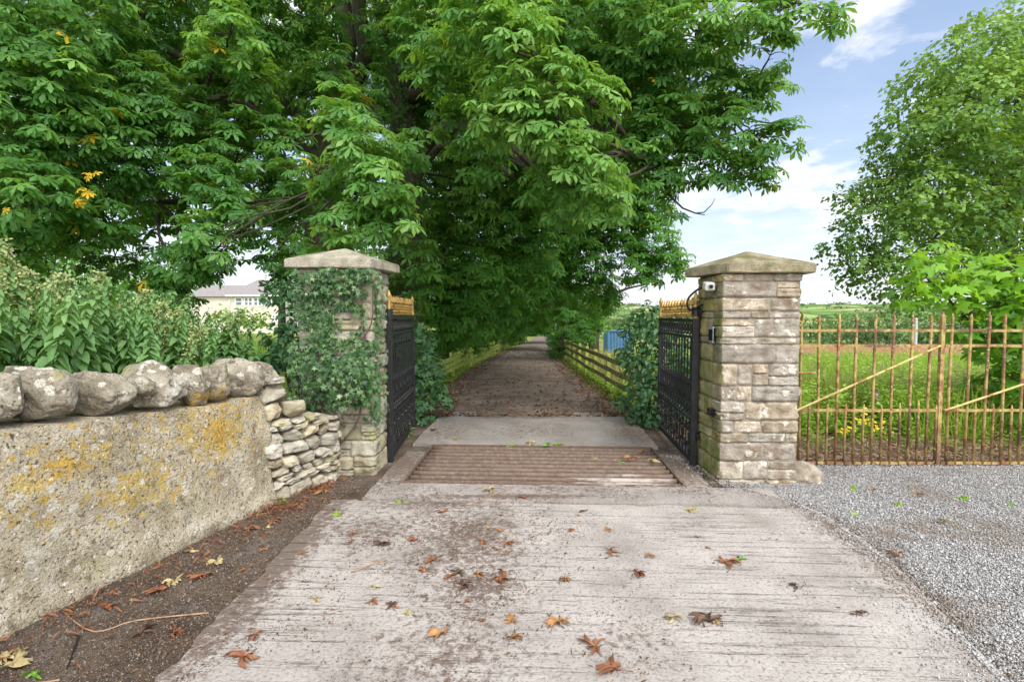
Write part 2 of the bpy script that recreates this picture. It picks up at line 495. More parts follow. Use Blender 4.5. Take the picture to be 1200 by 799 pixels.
def rust_mat():
    m, nt, out = new_mat("rusty_grid_bar")
    p = nd(nt, "ShaderNodeBsdfPrincipled")
    v = pos(nt)
    col = ramp(nt, noise(nt, v, 26, 8, .7), [(.30, (.065, .043, .033)), (.5, (.118, .080, .061)), (.70, (.20, .145, .112))])
    col = mixc(nt, ramp(nt, noise(nt, v, 3, 6), [(.5, 0.0), (.66, .5)]), col, (.15, .115, .09))
    # worn pale stretch of the nearest bars
    f = math_n(nt, 'MULTIPLY', noise(nt, pos(nt, (.25, 1, 1)), 22, 6, .7), math_n(nt, 'POWER', spot(nt, (1.05, 4.80, .03), (.75, .32, .3)), .4))
    col = mixc(nt, ramp(nt, f, [(.32, 0.0), (.50, .85)]), col, (.40, .36, .345))
    nt.links.new(col, p.inputs['Base Color'])
    p.inputs['Roughness'].default_value = .7
    b = nd(nt, "ShaderNodeBump")
    b.inputs['Strength'].default_value = .5
    b.inputs['Distance'].default_value = .006
    nt.links.new(noise(nt, v, 70, 7, .7), b.inputs['Height'])
    nt.links.new(b.outputs[0], p.inputs['Normal'])
    nt.links.new(p.outputs[0], out.inputs[0])
    return m


M['rust'] = rust_mat()


def fallen_mat(name, a, b_, c):
    m, nt, out = new_mat(name)
    p = nd(nt, "ShaderNodeBsdfPrincipled")
    nt.links.new(ramp(nt, noise(nt, pos(nt), 22, 5), [(.3, a), (.5, b_), (.7, c)]), p.inputs['Base Color'])
    p.inputs['Roughness'].default_value = .75
    t = nd(nt, "ShaderNodeBsdfTranslucent")
    t.inputs[0].default_value = (*c, 1)
    mx = nd(nt, "ShaderNodeMixShader")
    mx.inputs[0].default_value = .15
    nt.links.new(p.outputs[0], mx.inputs[1])
    nt.links.new(t.outputs[0], mx.inputs[2])
    nt.links.new(mx.outputs[0], out.inputs[0])
    return m


M['leaf_rust'] = fallen_mat("rust_leaf", (.13, .05, .028), (.23, .09, .042), (.33, .15, .07))
M['leaf_orange'] = fallen_mat("orange_leaf", (.20, .09, .035), (.32, .155, .055), (.43, .25, .11))
M['leaf_straw'] = fallen_mat("straw_leaf", (.22, .17, .08), (.38, .31, .15), (.5, .44, .24))
M['leaf_green'] = fallen_mat("green_leaf", (.07, .2, .02), (.13, .31, .03), (.2, .4, .05))
M['leaf_dark'] = fallen_mat("dark_leaf", (.05, .03, .022), (.10, .055, .035), (.16, .09, .055))


# ------------------------------------------------------------------ mesh helpers
def link(name, me, mat=None, parent=None):
    o = bpy.data.objects.new(name, me)
    COL.objects.link(o)
    if mat is not None and me is not None:
        for mm in (mat if isinstance(mat, (list, tuple)) else [mat]):
            me.materials.append(mm)
    if parent is not None:
        o.parent = parent
    return o


def tag(o, label=None, cat=None, group=None, kind=None):
    if label:
        o["label"] = label
    if cat:
        o["category"] = cat
    if group:
        o["group"] = group
    if kind:
        o["kind"] = kind
    return o


def thing(name, loc, label, cat, group=None, rz=0.0):
    o = bpy.data.objects.new(name, None)
    o.empty_display_size = .1
    o.location = loc
    o.rotation_euler = (0, 0, rz)
    COL.objects.link(o)
    return tag(o, label, cat, group)


def child(o, parent):
    """keep world geometry: mesh built in world coordinates under an Empty"""
    o.parent = parent
    o.matrix_parent_inverse = Matrix.LocRotScale(parent.location, parent.rotation_euler, parent.scale).inverted()
    return o


def bm_obj(name, bm, mat, parent=None, smooth=False):
    me = bpy.data.meshes.new(name)
    bm.normal_update()
    bm.to_mesh(me)
    bm.free()
    if smooth:
        me.shade_smooth()
    o = link(name, me, mat)
    if parent is not None:
        child(o, parent)
    return o


def add_box(bm, lo, hi, bevel=0.0, mtx=None, mi=0):
    r = bmesh.ops.create_cube(bm, size=1.0)
    vs = list(r['verts'])
    c = (Vector(lo) + Vector(hi)) / 2
    s = Vector(hi) - Vector(lo)
    for v in vs:
        v.co = Vector((v.co.x * s.x, v.co.y * s.y, v.co.z * s.z)) + c
    fs = set(f for v in vs for f in v.link_faces)
    if bevel:
        es = list(set(e for v in vs for e in v.link_edges))
        rb = bmesh.ops.bevel(bm, geom=es, offset=bevel, segments=2, affect='EDGES', profile=.5)
        vs = list(set(v for f in rb['faces'] for v in f.verts))
        fs = set(f for v in vs for f in v.link_faces)
    for f in fs:
        f.material_index = mi
    if mtx is not None:
        for v in vs:
            v.co = mtx @ v.co
    return vs


def frame_axes(t):
    t = t.normalized()
    a = Vector((0, 0, 1)) if abs(t.z) < .9 else Vector((1, 0, 0))
    u = t.cross(a).normalized()
    return u, t.cross(u).normalized()


def add_tube(bm, pts, rads, seg=8, cap=True, wob=0.0, seed=0):
    pts = [Vector(p) for p in pts]
    if isinstance(rads, (int, float)):
        rads = [rads] * len(pts)
    rings = []
    u = None
    for i, p in enumerate(pts):
        t = (pts[min(i + 1, len(pts) - 1)] - pts[max(i - 1, 0)])
        if t.length < 1e-9:
            t = Vector((0, 0, 1))
        t.normalize()
        if u is None:
            u, w = frame_axes(t)
        else:
            u = (u - t * u.dot(t))
            u = u.normalized() if u.length > 1e-6 else frame_axes(t)[0]
            w = t.cross(u)
        ring = []
        for k in range(seg):
            a = 2 * math.pi * k / seg
            rr = rads[i]
            if wob:
                rr *= 1 + wob * mnoise.noise(Vector((math.cos(a) * 1.3 + seed, math.sin(a) * 1.3, i * .35)))
            ring.append(bm.verts.new(p + (u * math.cos(a) + w * math.sin(a)) * rr))
        rings.append(ring)
    for i in range(len(rings) - 1):
        for k in range(seg):
            bm.faces.new((rings[i][k], rings[i][(k + 1) % seg], rings[i + 1][(k + 1) % seg], rings[i + 1][k]))
    if cap:
        bm.faces.new(rings[0][::-1])
        bm.faces.new(rings[-1])
    return rings


def add_rock(bm, c, rad, seed, rough=.12, square=.5, sub=3, mtx=None, freq=1.0, mi=0, facets=0):
    r = bmesh.ops.create_icosphere(bm, subdivisions=sub, radius=1.0)
    off = Vector((seed * 3.17, seed * 1.91, seed * .77))
    fr = random.Random(seed)
    planes = [(Vector((fr.gauss(0, 1), fr.gauss(0, 1), fr.gauss(0, 1))).normalized(), fr.uniform(.70, .95)) for _ in range(facets)]
    for v in r['verts']:
        d = v.co.normalized()
        m = max(abs(d.x), abs(d.y), abs(d.z))
        k = (1 - square) + square / m * .9
        n = mnoise.fractal(d * 1.1 * freq + off, .8, 2.1, 4) * rough
        n += abs(mnoise.noise(d * 2.3 * freq + off)) * rough * -.6
        rr = k + n
        for pn, ph in planes:
            dt = d.dot(pn)
            if dt > .05:
                lim = ph / dt
                if rr > lim:
                    rr = lim + (rr - lim) * .12 + n * .25
        q = d * rr
        q = Vector((q.x * rad[0], q.y * rad[1], q.z * rad[2]))
        if mtx is not None:
            q = mtx @ q
        v.co = q + Vector(c)
    for f in set(f for v in r['verts'] for f in v.link_faces):
        f.material_index = mi
        f.smooth = True


def add_block(bm, lo, hi, seed, amp=.012, cuts=5, mi=0, round_=.006):
    """rough squared stone: subdivided box with pillowed, broken faces"""
    n_ = cuts + 1
    grid = {}

    def gv(i, j, k):
        if (i, j, k) not in grid:
            grid[(i, j, k)] = bm.verts.new((2 * i / n_ - 1, 2 * j / n_ - 1, 2 * k / n_ - 1))
        return grid[(i, j, k)]
    for ax in range(3):
        for side_ in (0, n_):
            for i in range(n_):
                for j in range(n_):
                    q4 = []
                    for (di, dj) in ((0, 0), (1, 0), (1, 1), (0, 1)):
                        ijk = [0, 0, 0]
                        ijk[ax] = side_
                        ijk[(ax + 1) % 3] = i + di
                        ijk[(ax + 2) % 3] = j + dj
                        q4.append(gv(*ijk))
                    bm.faces.new(q4 if side_ else q4[::-1])
    vs = list(grid.values())
    c = (Vector(lo) + Vector(hi)) / 2
    h = (Vector(hi) - Vector(lo)) / 2
    off = Vector((seed * 2.3, seed * 5.1, seed))
    for v in vs:
        q = v.co.copy()
        p = Vector((q.x * h.x, q.y * h.y, q.z * h.z))
        # distance to the nearest edges pulls corners in
        n = Vector((0, 0, 0))
        on = [abs(abs(q[i]) - 1) < 1e-4 for i in range(3)]
        for i in range(3):
            if on[i]:
                n[i] = math.copysign(1, q[i])
        k = sum(on)
        nz = mnoise.fractal((p + off) * 11.0, .6, 2.1, 5)
        rg = abs(mnoise.noise((p + off) * 6.0))
        if k == 1:
            p += n * (amp * (abs(nz) * .9 + rg * 1.2 - .1))
        else:
            p -= n.normalized() * (round_ * (.7 + .6 * nz))
        v.co = p + c
    for f in set(f for v in vs for f in v.link_faces):
        f.material_index = mi
        f.smooth = True


class Leaves:
    """collects many small leaves of a few shapes into one foliage mesh"""

    def __init__(self):
        self.v, self.l, self.ls, self.t = [], [], [], []
        self.nv = 0
        self.nl = 0

    def add(self, tmpl, Rm, P, tint):
        tv, tf = tmpl
        n = len(P)
        if n == 0:
            return
        k = len(tv)
        V = np.einsum('nij,kj->nki', Rm, tv) + P[:, None, :]
        self.v.append(V.reshape(-1, 3).astype(np.float32))
        self.t.append(np.repeat(tint, k).astype(np.float32))
        flat = np.concatenate([np.array(f) for f in tf])
        sizes = np.array([len(f) for f in tf])
        starts = np.concatenate([[0], np.cumsum(sizes)[:-1]])
        L = (flat[None, :] + (np.arange(n) * k)[:, None] + self.nv).reshape(-1)
        S = (starts[None, :] + (np.arange(n) * len(flat))[:, None] + self.nl).reshape(-1)
        self.l.append(L)
        self.ls.append(S)
        self.nv += n * k
        self.nl += n * len(flat)

    def build(self, name, mat, parent=None):
        me = bpy.data.meshes.new(name)
        if self.nv:
            V = np.concatenate(self.v)
            L = np.concatenate(self.l).astype(np.int32)
            S = np.concatenate(self.ls).astype(np.int32)
            me.vertices.add(len(V))
            me.vertices.foreach_set("co", V.reshape(-1))
            me.loops.add(len(L))
            me.loops.foreach_set("vertex_index", L)
            me.polygons.add(len(S))
            me.polygons.foreach_set("loop_start", S)
            me.update(calc_edges=True)
            a = me.attributes.new("tint", 'FLOAT', 'POINT')
            a.data.foreach_set("value", np.concatenate(self.t))
        o = link(name, me, mat)
        if parent is not None:
            child(o, parent)
        return o


def unit(a):
    return a / np.maximum(np.linalg.norm(a, axis=-1, keepdims=True), 1e-9)


def basis(nrm, fwd, scale):
    n = unit(nrm)
    f = unit(fwd - n * np.sum(fwd * n, axis=-1, keepdims=True))
    b = np.cross(n, f)
    Rm = np.stack([f, b, n], axis=-1)
    return Rm * np.asarray(scale).reshape(-1, 1, 1)


# leaf shapes, unit length along +x, upper side +z
def palmate(nl=7, near=True, droop=.34, seed=0):
    rg = np.random.default_rng(seed)
    V, F = [(0, 0, 0)], []
    for i in range(nl):
        f = i / (nl - 1) * 2 - 1
        ang = f * R(138)
        ln = (1.0 - .42 * abs(f) ** 1.3) * rg.uniform(.92, 1.06)
        w = .19 * (1 - .25 * abs(f)) / 1.0
        dr = droop * rg.uniform(.6, 1.35)

        def P(t, s, dz=0.0):
            x, y = t * ln, s
            return (x * math.cos(ang) - y * math.sin(ang), x * math.sin(ang) + y * math.cos(ang), -dr * (t ** 1.6) * ln + dz)
        b = len(V)
        if near:
            V += [P(.62, 0, .0), P(1, 0), P(.38, w * .5, .03), P(.70, w, .035), P(.38, -w * .5, .03), P(.70, -w, .035)]
            F += [(0, b, b + 1, b + 3, b + 2), (0, b + 4, b + 5, b + 1, b)]
        else:
            V += [P(.64, w * 1.05, .02), P(1, 0), P(.64, -w * 1.05, .02)]
            F += [(0, b + 2, b + 1, b)]
    return np.array(V, float), F


def lobed(lobes=5, cup=.12, depth=.55):
    V, F = [(.12, 0, 0)], []
    pts = []
    for i in range(lobes):
        f = i / (lobes - 1) * 2 - 1
        a = f * R(125)
        r = 1.0 - .42 * abs(f) ** 1.2
        pts.append((a - R(13), r * .74))
        pts.append((a, r))
        pts.append((a + R(13), r * .74))
        if i < lobes - 1:
            pts.append((a + R(31), r * depth))
    for a, r in pts:
        V.append((.12 + r * math.cos(a) * .88, r * math.sin(a) * .88, -cup * r * r + .03 * math.cos(a * 5)))
    n = len(pts)
    for i in range(0, n - 1):
        F.append((0, i + 1, i + 2))
    return np.array(V, float), F


def ovate(w=.32, fold=.06, droop=.15, serr=False):
    V = [(0, 0, 0), (.5, 0, -droop * .25), (1, 0, -droop)]
    if serr:
        L = [(.04, .7), (.14, 1.0), (.22, .86), (.36, .97), (.44, .78), (.58, .8), (.66, .56), (.8, .48), (.86, .26)]
    else:
        L = [(.12, .62), (.34, 1.0), (.62, .74), (.85, .3)]
    F = []
    b = 3
    for s in (1, -1):
        for x, y in L:
            V.append((x, s * y * w, fold * y - droop * x * x))
        idx = list(range(b, b + len(L)))
        b += len(L)
        F.append((0, 1, 2) + tuple(idx[::-1]) if s > 0 else (0,) + tuple(idx) + (2, 1))
    return np.array(V, float), F


def diamond(w=.3, droop=.2):
    return np.array([(0, 0, 0), (.5, w, 0), (1, 0, -droop), (.5, -w, 0)], float), [(0, 3, 2, 1)]


def ivy_leaf():
    V = [(0, 0, 0)]
    for a, r in ((-150, .28), (-118, .50), (-85, .28), (-52, .72), (-24, .36), (0, 1.1), (24, .36), (52, .72), (85, .28), (118, .50), (150, .28)):
        V.append((r * math.cos(R(a)), r * math.sin(R(a)), -.1 * r * r))
    return np.array(V, float), [(0, i, i + 1) for i in range(1, 11)]


T_PALM = [palmate(7, True, .30, 1), palmate(7, True, .42, 2), palmate(5, True, .36, 3), palmate(6, True, .5, 4)]
T_PALMF = [palmate(5, False, .3, 5), palmate(5, False, .45, 6)]
T_SYC = [lobed(5, .14, .5), lobed(5, .26, .55)]
T_SYCF = [diamond(.42, .15), diamond(.36, .3)]
T_NET = [ovate(.33, .05, .25, True), ovate(.30, .08, .4, True)]
T_OVA = [ovate(.26, .06, .2), ovate(.30, .04, .35)]
T_LANCE = [ovate(.11, .03, .35), ovate(.09, .02, .6)]
T_IVY = [ivy_leaf()]
UP = np.array([0, 0, 1.0])


def in_ball(n, rg, shell=.35):
    d = unit(rg.normal(size=(n, 3)))
    r = rg.uniform(shell ** 3, 1, size=(n, 1)) ** (1 / 3)
    return d * r


def whorl_clump(lv, c, rad, shoots, size, rg, tmpl, per=(4, 6), tint=(.2, .75), out=.45, shell=.4, jit=.35, light=(.2, -.3, .5), low=0.0):
    """shoot tips scattered through an ellipsoid, each with a whorl of leaves"""
    c = np.array(c, float)
    rad = np.array(rad, float)
    q = in_ball(shoots, rg, shell)
    # lumpy outline
    q *= (1 + .28 * np.sin(q[:, :1] * 5.1 + c[0] * 3) * np.cos(q[:, 1:2] * 4.3 + c[2] * 2.1))
    P = c + q * rad
    od = unit(q * rad)
    base_t = rg.uniform(tint[0], tint[1], size=shoots)
    # each shoot takes its tone at random from the clump's tint range
    for k in range(per[1]):
        keep = rg.uniform(size=shoots) < (1.0 if k < per[0] else .55)
        p = P[keep]
        n = len(p)
        if not n:
            continue
        ph = k * 2 * math.pi / per[1] + rg.uniform(0, .9, size=n)
        d = np.stack([np.cos(ph), np.sin(ph), rg.uniform(-.35, .25, size=n)], -1)
        d = unit(d + od[keep] * .55)
        pet = size * rg.uniform(.35, .8, size=(n, 1))
        nr = UP * .8 + d * .35 + od[keep] * out + np.array(light) * .6 + rg.normal(size=(n, 3)) * jit
        sc = size * rg.uniform(.5, 1.18, size=n)
        tt = np.clip(base_t[keep] + rg.uniform(-.14, .14, size=n), 0, .95)
        tt[rg.uniform(size=n) < .004] = 1.0
        Rm = basis(nr, d + np.array([0, 0, -.25]), sc)
        w = rg.integers(0, len(tmpl), size=n)
        for j, t in enumerate(tmpl):
            s = w == j
            lv.add(t, Rm[s], (p + d * pet)[s], tt[s])


def loose_clump(lv, c, rad, n, size, rg, tmpl, tint=(.15, .8), shell=.3, jit=.6, out=.7, droop=.3, layers=0.0):
    c = np.array(c, float)
    rad = np.array(rad, float)
    q = in_ball(n, rg, shell)
    q *= (1 + .3 * np.sin(q[:, :1] * 5.3 + c[0]) * np.cos(q[:, 2:] * 4.7 + c[1]))
    if layers:
        q[:, 2] = q[:, 2] * .6 + np.round(q[:, 2] * layers) / layers * .4 - .12 * (q[:, 0] ** 2 + q[:, 1] ** 2)
    P = c + q * rad
    od = unit(q * rad)
    nr = UP * .7 + od * out + rg.normal(size=(n, 3)) * jit
    d = od + rg.normal(size=(n, 3)) * .8 + np.array([0, 0, -droop])
    sc = size * rg.uniform(.6, 1.2, size=n)
    Rm = basis(nr, d, sc)
    tt = np.clip(rg.uniform(tint[0], tint[1], size=n), 0, .95)
    w = rg.integers(0, len(tmpl), size=n)
    for j, t in enumerate(tmpl):
        s = w == j
        lv.add(t, Rm[s], P[s], tt[s])


def spray_clump(lv, c, rad, n, size, rg, tmpl, tint=(.15, .8), per=11):
    """drooping sprays: short shoots that arch out and down, leaves hung along them"""
    c = np.array(c, float)
    rad = np.array(rad, float)
    m = max(3, n // per)
    q = in_ball(m, rg, .45)
    od = unit(q * rad)
    P = c + q * rad
    sh = rg.uniform(-.18, .18)
    bt = np.clip(rg.uniform(tint[0], tint[1], m) + sh + .12 * od[:, 2], 0, .95)
    L = rg.uniform(.35, .8, (m, 1)) * size * 4.2
    for k in range(per):
        t = (k + rg.uniform(0, 1, (m, 1))) / per
        d = unit(od * np.array([1, 1, .35]) + rg.normal(size=(m, 3)) * .25)
        p = P + d * L * t + np.array([0, 0, -1.0]) * L * .55 * t * t + rg.normal(size=(m, 3)) * size * .28
        nr = UP * .8 + od * .55 + rg.normal(size=(m, 3)) * .42
        f = d + np.array([0, 0, -.55]) + rg.normal(size=(m, 3)) * .5
        sc = size * rg.uniform(.6, 1.15, m)
        Rm = basis(nr, f, sc)
        tt = np.clip(bt + rg.uniform(-.12, .12, m), 0, .95)
        w = rg.integers(0, len(tmpl), m)
        for j, tm in enumerate(tmpl):
            s_ = w == j
            lv.add(tm, Rm[s_], p[s_], tt[s_])


def bez(p0, p1, p2, n=7):
    return [(p0 * (1 - t) ** 2 + p1 * 2 * t * (1 - t) + p2 * t * t) for t in [i / (n - 1) for i in range(n)]]


# ------------------------------------------------------------------ ground
def build_ground():
    xs = np.sinh(np.linspace(-4.6, 4.6, 130)) * 26
    ys = np.concatenate([np.linspace(-30, 0, 8)[:-1], np.linspace(0, 60, 50)[:-1], 60 * np.exp(np.linspace(0, 3.6, 70))])
    bm = bmesh.new()
    g = [[bm.verts.new((x, y, height(x, y) - .06)) for x in xs] for y in ys]
    for j in range(len(ys) - 1):
        for i in range(len(xs) - 1):
            bm.faces.new((g[j][i], g[j][i + 1], g[j + 1][i + 1], g[j + 1][i]))
    o = bm_obj("ground", bm, M['terrain'], smooth=True)
    tag(o, kind="structure")


def sheet(name, pts, z, mat, thick=.0, sub=0):
    bm = bmesh.new()
    vs = [bm.verts.new((p[0], p[1], z)) for p in pts]
    f = bm.faces.new(vs)
    if f.normal.z < 0:
        f.normal_flip()
    bm.normal_update()
    if f.normal.z < 0:
        bmesh.ops.reverse_faces(bm, faces=[f])
    if thick:
        r = bmesh.ops.extrude_face_region(bm, geom=[f])
        for v in r['geom']:
            if isinstance(v, bmesh.types.BMVert):
                v.co.z -= thick
        bmesh.ops.recalc_face_normals(bm, faces=bm.faces)
    bmesh.ops.triangulate(bm, faces=[f for f in bm.faces if len(f.verts) > 4])
    return tag(bm_obj(name, bm, mat), kind="structure")


def ragged(pts, step=.06, amp=.02, seed=1.0, closed=True):
    out = []
    n = len(pts)
    for i in range(n):
        a, b = Vector(pts[i][:2]), Vector(pts[(i + 1) % n][:2])
        L = (b - a).length
        k = max(1, int(L / step))
        nrm = Vector((-(b - a).y, (b - a).x)).normalized()
        for j in range(k):
            p = a.lerp(b, j / k)
            p = p + nrm * amp * (mnoise.fractal(Vector((p.x * 5, p.y * 5, seed)), .7, 2.0, 4) * 1.6)
            out.append((p.x, p.y))
    return out


build_ground()
pit = [D(-1.27, 4.70), D(-1.27, 6.1), D(1.37, 6.1), D(1.37, 4.70)]
pit = [(p.x, p.y) for p in pit]
sheet("soil_verge", [(-5, -4), (2.6, -4), (2.6, 8.6), (-5, 8.6), (-5, 4.8), pit[0], pit[1], pit[2], pit[3], pit[0], (-5, 4.7)], 0.0, M['dirt'])
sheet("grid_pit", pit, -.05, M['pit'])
sheet("gravel_area", ragged([(1.75, -4), (16, -4), (16, 5.75), (2.0, 5.75)], .3, .05, 4), .012, M['gravel'])
ap = [(-1.52, -3.5), (2.0, -3.5), (1.7, 0.2), (1.98, 1.5), (2.15, 2.24), (2.29, 2.72), (2.42, 3.2), (2.46, 3.6), (2.45, 3.9), (2.36, 4.12)]
p1, p2 = D(1.9, 4.21), D(-1.75, 4.21)
ap += [(p1.x, p1.y), (p2.x, p2.y), (-1.53, 4.1)]
sheet("concrete_apron", ragged(ap, .05, .022, 2), .035, M['apron'], .05)
# concrete surround of the cattle grid: front strip, two cheeks, rear slab
for nm, (u0, u1, v0, v1), mt in (("grid_kerb", (-1.50, 2.10, 4.27, 4.685), 'surround'), ("grid_kerb", (-1.50, -1.275, 4.70, 5.8), 'surround'),
                                 ("grid_kerb", (1.375, 1.60, 4.70, 5.8), 'surround'), ("concrete_slab", (-1.52, 1.45, 6.135, 8.28), 'slab')):
    q = [D(u0, v0), D(u1, v0), D(u1, v1), D(u0, v1)]
    sheet(nm, ragged([(p.x, p.y) for p in q], .07, .014, u0 + v0), .034, M[mt], .05)

# the track beyond
LF = [(-1.78, 8.9), (-1.78, 11.7), (-1.42, 18), (-.72, 26), (.35, 36), (1.5, 46)]
RF = [(2.30, 8.2), (2.18, 10), (2.13, 14), (2.22, 22), (2.75, 30), (3.6, 38)]


def along(poly, y):
    for (x0, y0), (x1, y1) in zip(poly, poly[1:]):
        if y <= y1:
            t = (y - y0) / (y1 - y0)
            return x0 + (x1 - x0) * t
    (x0, y0), (x1, y1) = poly[-2:]
    return x1 + (x1 - x0) / (y1 - y0) * (y - y1)


bm = bmesh.new()
prev = None
for y in np.linspace(8.0, 62, 90):
    xl, xr = along(LF, y) + .32, along(RF, y) - .42
    row = []
    for k in range(9):
        t = k / 8
        x = xl + (xr - xl) * t
        x += .08 * mnoise.noise(Vector((y * 1.3, t * 9, 0))) if k in (0, 8) else 0
        row.append(bm.verts.new((x, y, height(x, y) + .012 + .03 * math.sin(t * math.pi))))
    if prev:
        for k in range(8):
            bm.faces.new((prev[k], prev[k + 1], row[k + 1], row[k]))
    prev = row
tag(bm_obj("driveway", bm, M['track'], smooth=True), kind="structure")

# cattle grid
cg = thing("cattle_grid", D(.05, 5.5, 0), "rusty cattle grid of round bars set between the gates", "cattle grid")
bm = bmesh.new()
q = [D(-1.26, 4.705), D(1.36, 4.705), D(1.36, 6.095), D(-1.26, 6.095)]
for a, b in ((0, 1), (1, 2), (2, 3), (3, 0)):
    d = (q[b] - q[a])
    m = Matrix.Translation((q[a] + q[b]) / 2) @ Matrix.Rotation(math.atan2(d.y, d.x), 4, 'Z')
    L = d.length / 2 - (.022 if a % 2 else -.0)
    add_box(bm, (-L, -.009, -.01), (L, .009, .045), .002, m)
bm_obj("frame", bm, M['rust'], cg)
nb = 10
bar_me = None
for i in range(nb):
    v = 4.705 + 1.39 * (i + .5) / nb
    bm = bmesh.new()
    n = 16
    pts = [Vector((-1.24 + 2.58 * k / n, 0, .004 * mnoise.noise(Vector((k * .6, i, 2))))) for k in range(n + 1)]
    add_tube(bm, pts, .031, 12)
    o = bm_obj("bar", bm, M['rust'], None, True)
    o.location = D(0.0, v, .008)
    o.rotation_euler = (0, 0, -A)
    bpy.context.view_layer.update()
    child(o, cg)

# ------------------------------------------------------------------ pillars
def stone_pillar(name, x0, x1, y0, y1, zt, cap, apex, label, mats, seed, side):
    rg = random.Random(seed)
    root = thing(name, ((x0 + x1) / 2, (y0 + y1) / 2, 0), label, "gate pillar")
    bm = bmesh.new()
    z = -.05
    hs = []
    while z < zt - .06:
        h = rg.choice([.065, .09, .12, .15, .18, .21, .13] if side == 'R' else [.11, .14, .17, .20, .23])
        if zt - (z + h) < .07:
            h = zt - z
        hs.append((z, min(z + h, zt)))
        z += h
    sd = seed * 10
    g = .0035
    amp = .023 if side == 'R' else .032
    big = 1.0 if side == 'R' else 1.3
    for ci, (za, zb) in enumerate(hs):
        def run(a, b, two=True):
            out = []
            p = a
            while p < b - .01:
                w = rg.choice([.13, .20, .27, .35, .44]) * (1.15 if zb - za > .14 else 1) * big
                if b - (p + w) < .11:
                    w = b - p
                out.append((p, p + w))
                p += w
            return out
        low = .015 if ci < 1 else 0
        for a, b in run(x0, x1):
            # now and then two thin stones make up one course height
            parts = [(za, zb)]
            if zb - za > .14 and rg.random() < .4:
                mz = za + (zb - za) * rg.uniform(.38, .62)
                parts = [(za, mz), (mz, zb)]
            for (c0, c1) in parts:
                sd += 1
                add_block(bm, (a + g, y0 - rg.uniform(0, .02) - low, c0 + g), (b - g, y0 + .2, c1 - g), sd, amp, 10, 0)
        for a, b in run(y0 + .2, y1):
            for (s0, s1) in ((x0, x0 + .2), (x1 - .2, x1)):
                sd += 1
                e = rg.uniform(0, .018)
                mossy = (side == 'R' and s0 == x0)
                add_block(bm, (s0 - (e if s0 == x0 else 0), a + g, za + g), (s1 + (e if s0 != x0 else 0), b - g, zb - g), sd, amp * .85, 7, 1 if mossy else 0)
        if side == 'R':
            # algae green flank of the corner stones
            pass
        sd += 1
        add_block(bm, (x0 + .21, y1 - .15, za + g), (x1 - .21, y1, zb - g), sd, .012, 3, 0)
    bm.normal_update()
    if side == 'R':
        for f in bm.faces:
            if f.normal.x < -.6 and f.calc_center_median().x < x0 + .03:
                f.material_index = 1
    bm_obj("shaft", bm, [M[mats[0]], M['stone_moss']], root)
    bm = bmesh.new()
    add_box(bm, (x0 + .006, y0 - .004, -.05), (x1 - .006, y1 - .006, zt - .005), .004)
    bm.normal_update()
    for f in bm.faces:
        f.material_index = 1 if (side == 'R' and f.normal.x < -.6) else 0
    bm_obj("mortar", bm, [M['mortar'], M['mortar_moss']], root)
    # weathered pyramid cap
    bm = bmesh.new()
    th = .088
    lo = [bm.verts.new((x, y, zt + .002)) for x, y in cap]
    hi = [bm.verts.new((x, y, zt + th)) for x, y in cap]
    for i in range(4):
        bm.faces.new((lo[i], lo[(i + 1) % 4], hi[(i + 1) % 4], hi[i]))
    bm.faces.new(lo[::-1])
    ax = bm.verts.new(apex)
    for i in range(4):
        bm.faces.new((hi[i], hi[(i + 1) % 4], ax))
    es = [e for e in bm.edges]
    bmesh.ops.bevel(bm, geom=es, offset=.008, segments=2, affect='EDGES')
    bmesh.ops.triangulate(bm, faces=bm.faces[:])
    bmesh.ops.subdivide_edges(bm, edges=bm.edges[:], cuts=3)
    for v in bm.verts:
        v.co += Vector((1, 1, 1)) * .004 * mnoise.fractal(v.co * 14, .7, 2, 3)
    bm_obj("capstone", bm, M[mats[1]], root)
    return root


stone_pillar("stone_gate_pillar", 1.97, 2.705, 4.815, 5.44, 1.995,
             [(1.985, 4.73), (2.80, 4.73), (2.90, 5.52), (1.80, 5.36)], (2.31, 5.08, 2.235),
             "squared stone gate pillar with camera and mossy left flank, beside gravel", ('stone_r', 'cap_r'), 3, 'R')
stone_pillar("stone_gate_pillar", -2.12, -1.385, 5.105, 5.76, 2.065,
             [(-2.215, 5.0), (-1.385, 5.02), (-1.235, 5.68), (-2.30, 5.84)], (-1.735, 5.36, 2.30),
             "stone gate pillar draped in ivy under a pale cap, at wall's end", ('stone_l', 'cap_l'), 5, 'L')

# ------------------------------------------------------------------ ornamental gates
def spiral(cx, cz, r0, r1, a0, turns, n=18):
    return [(cx + (r0 + (r1 - r0) * i / n) * math.cos(a0 + turns * 2 * math.pi * i / n), cz + (r0 + (r1 - r0) * i / n) * math.sin(a0 + turns * 2 * math.pi * i / n)) for i in range(n + 1)]


def flat_tube(bm, pts, r, seg=5):
    add_tube(bm, [Vector((x, 0, z)) for x, z in pts], r, seg, True)


def spear(bm, x, z0, h, r, y=0):
    add_tube(bm, [Vector((x, y, z0)), Vector((x, y, z0 + h * .25)), Vector((x, y, z0 + h * .33)), Vector((x, y, z0 + h * .55)), Vector((x, y, z0 + h))],
             [r * .6, r * .6, r * 1.25, r * 1.05, r * .12], 6)


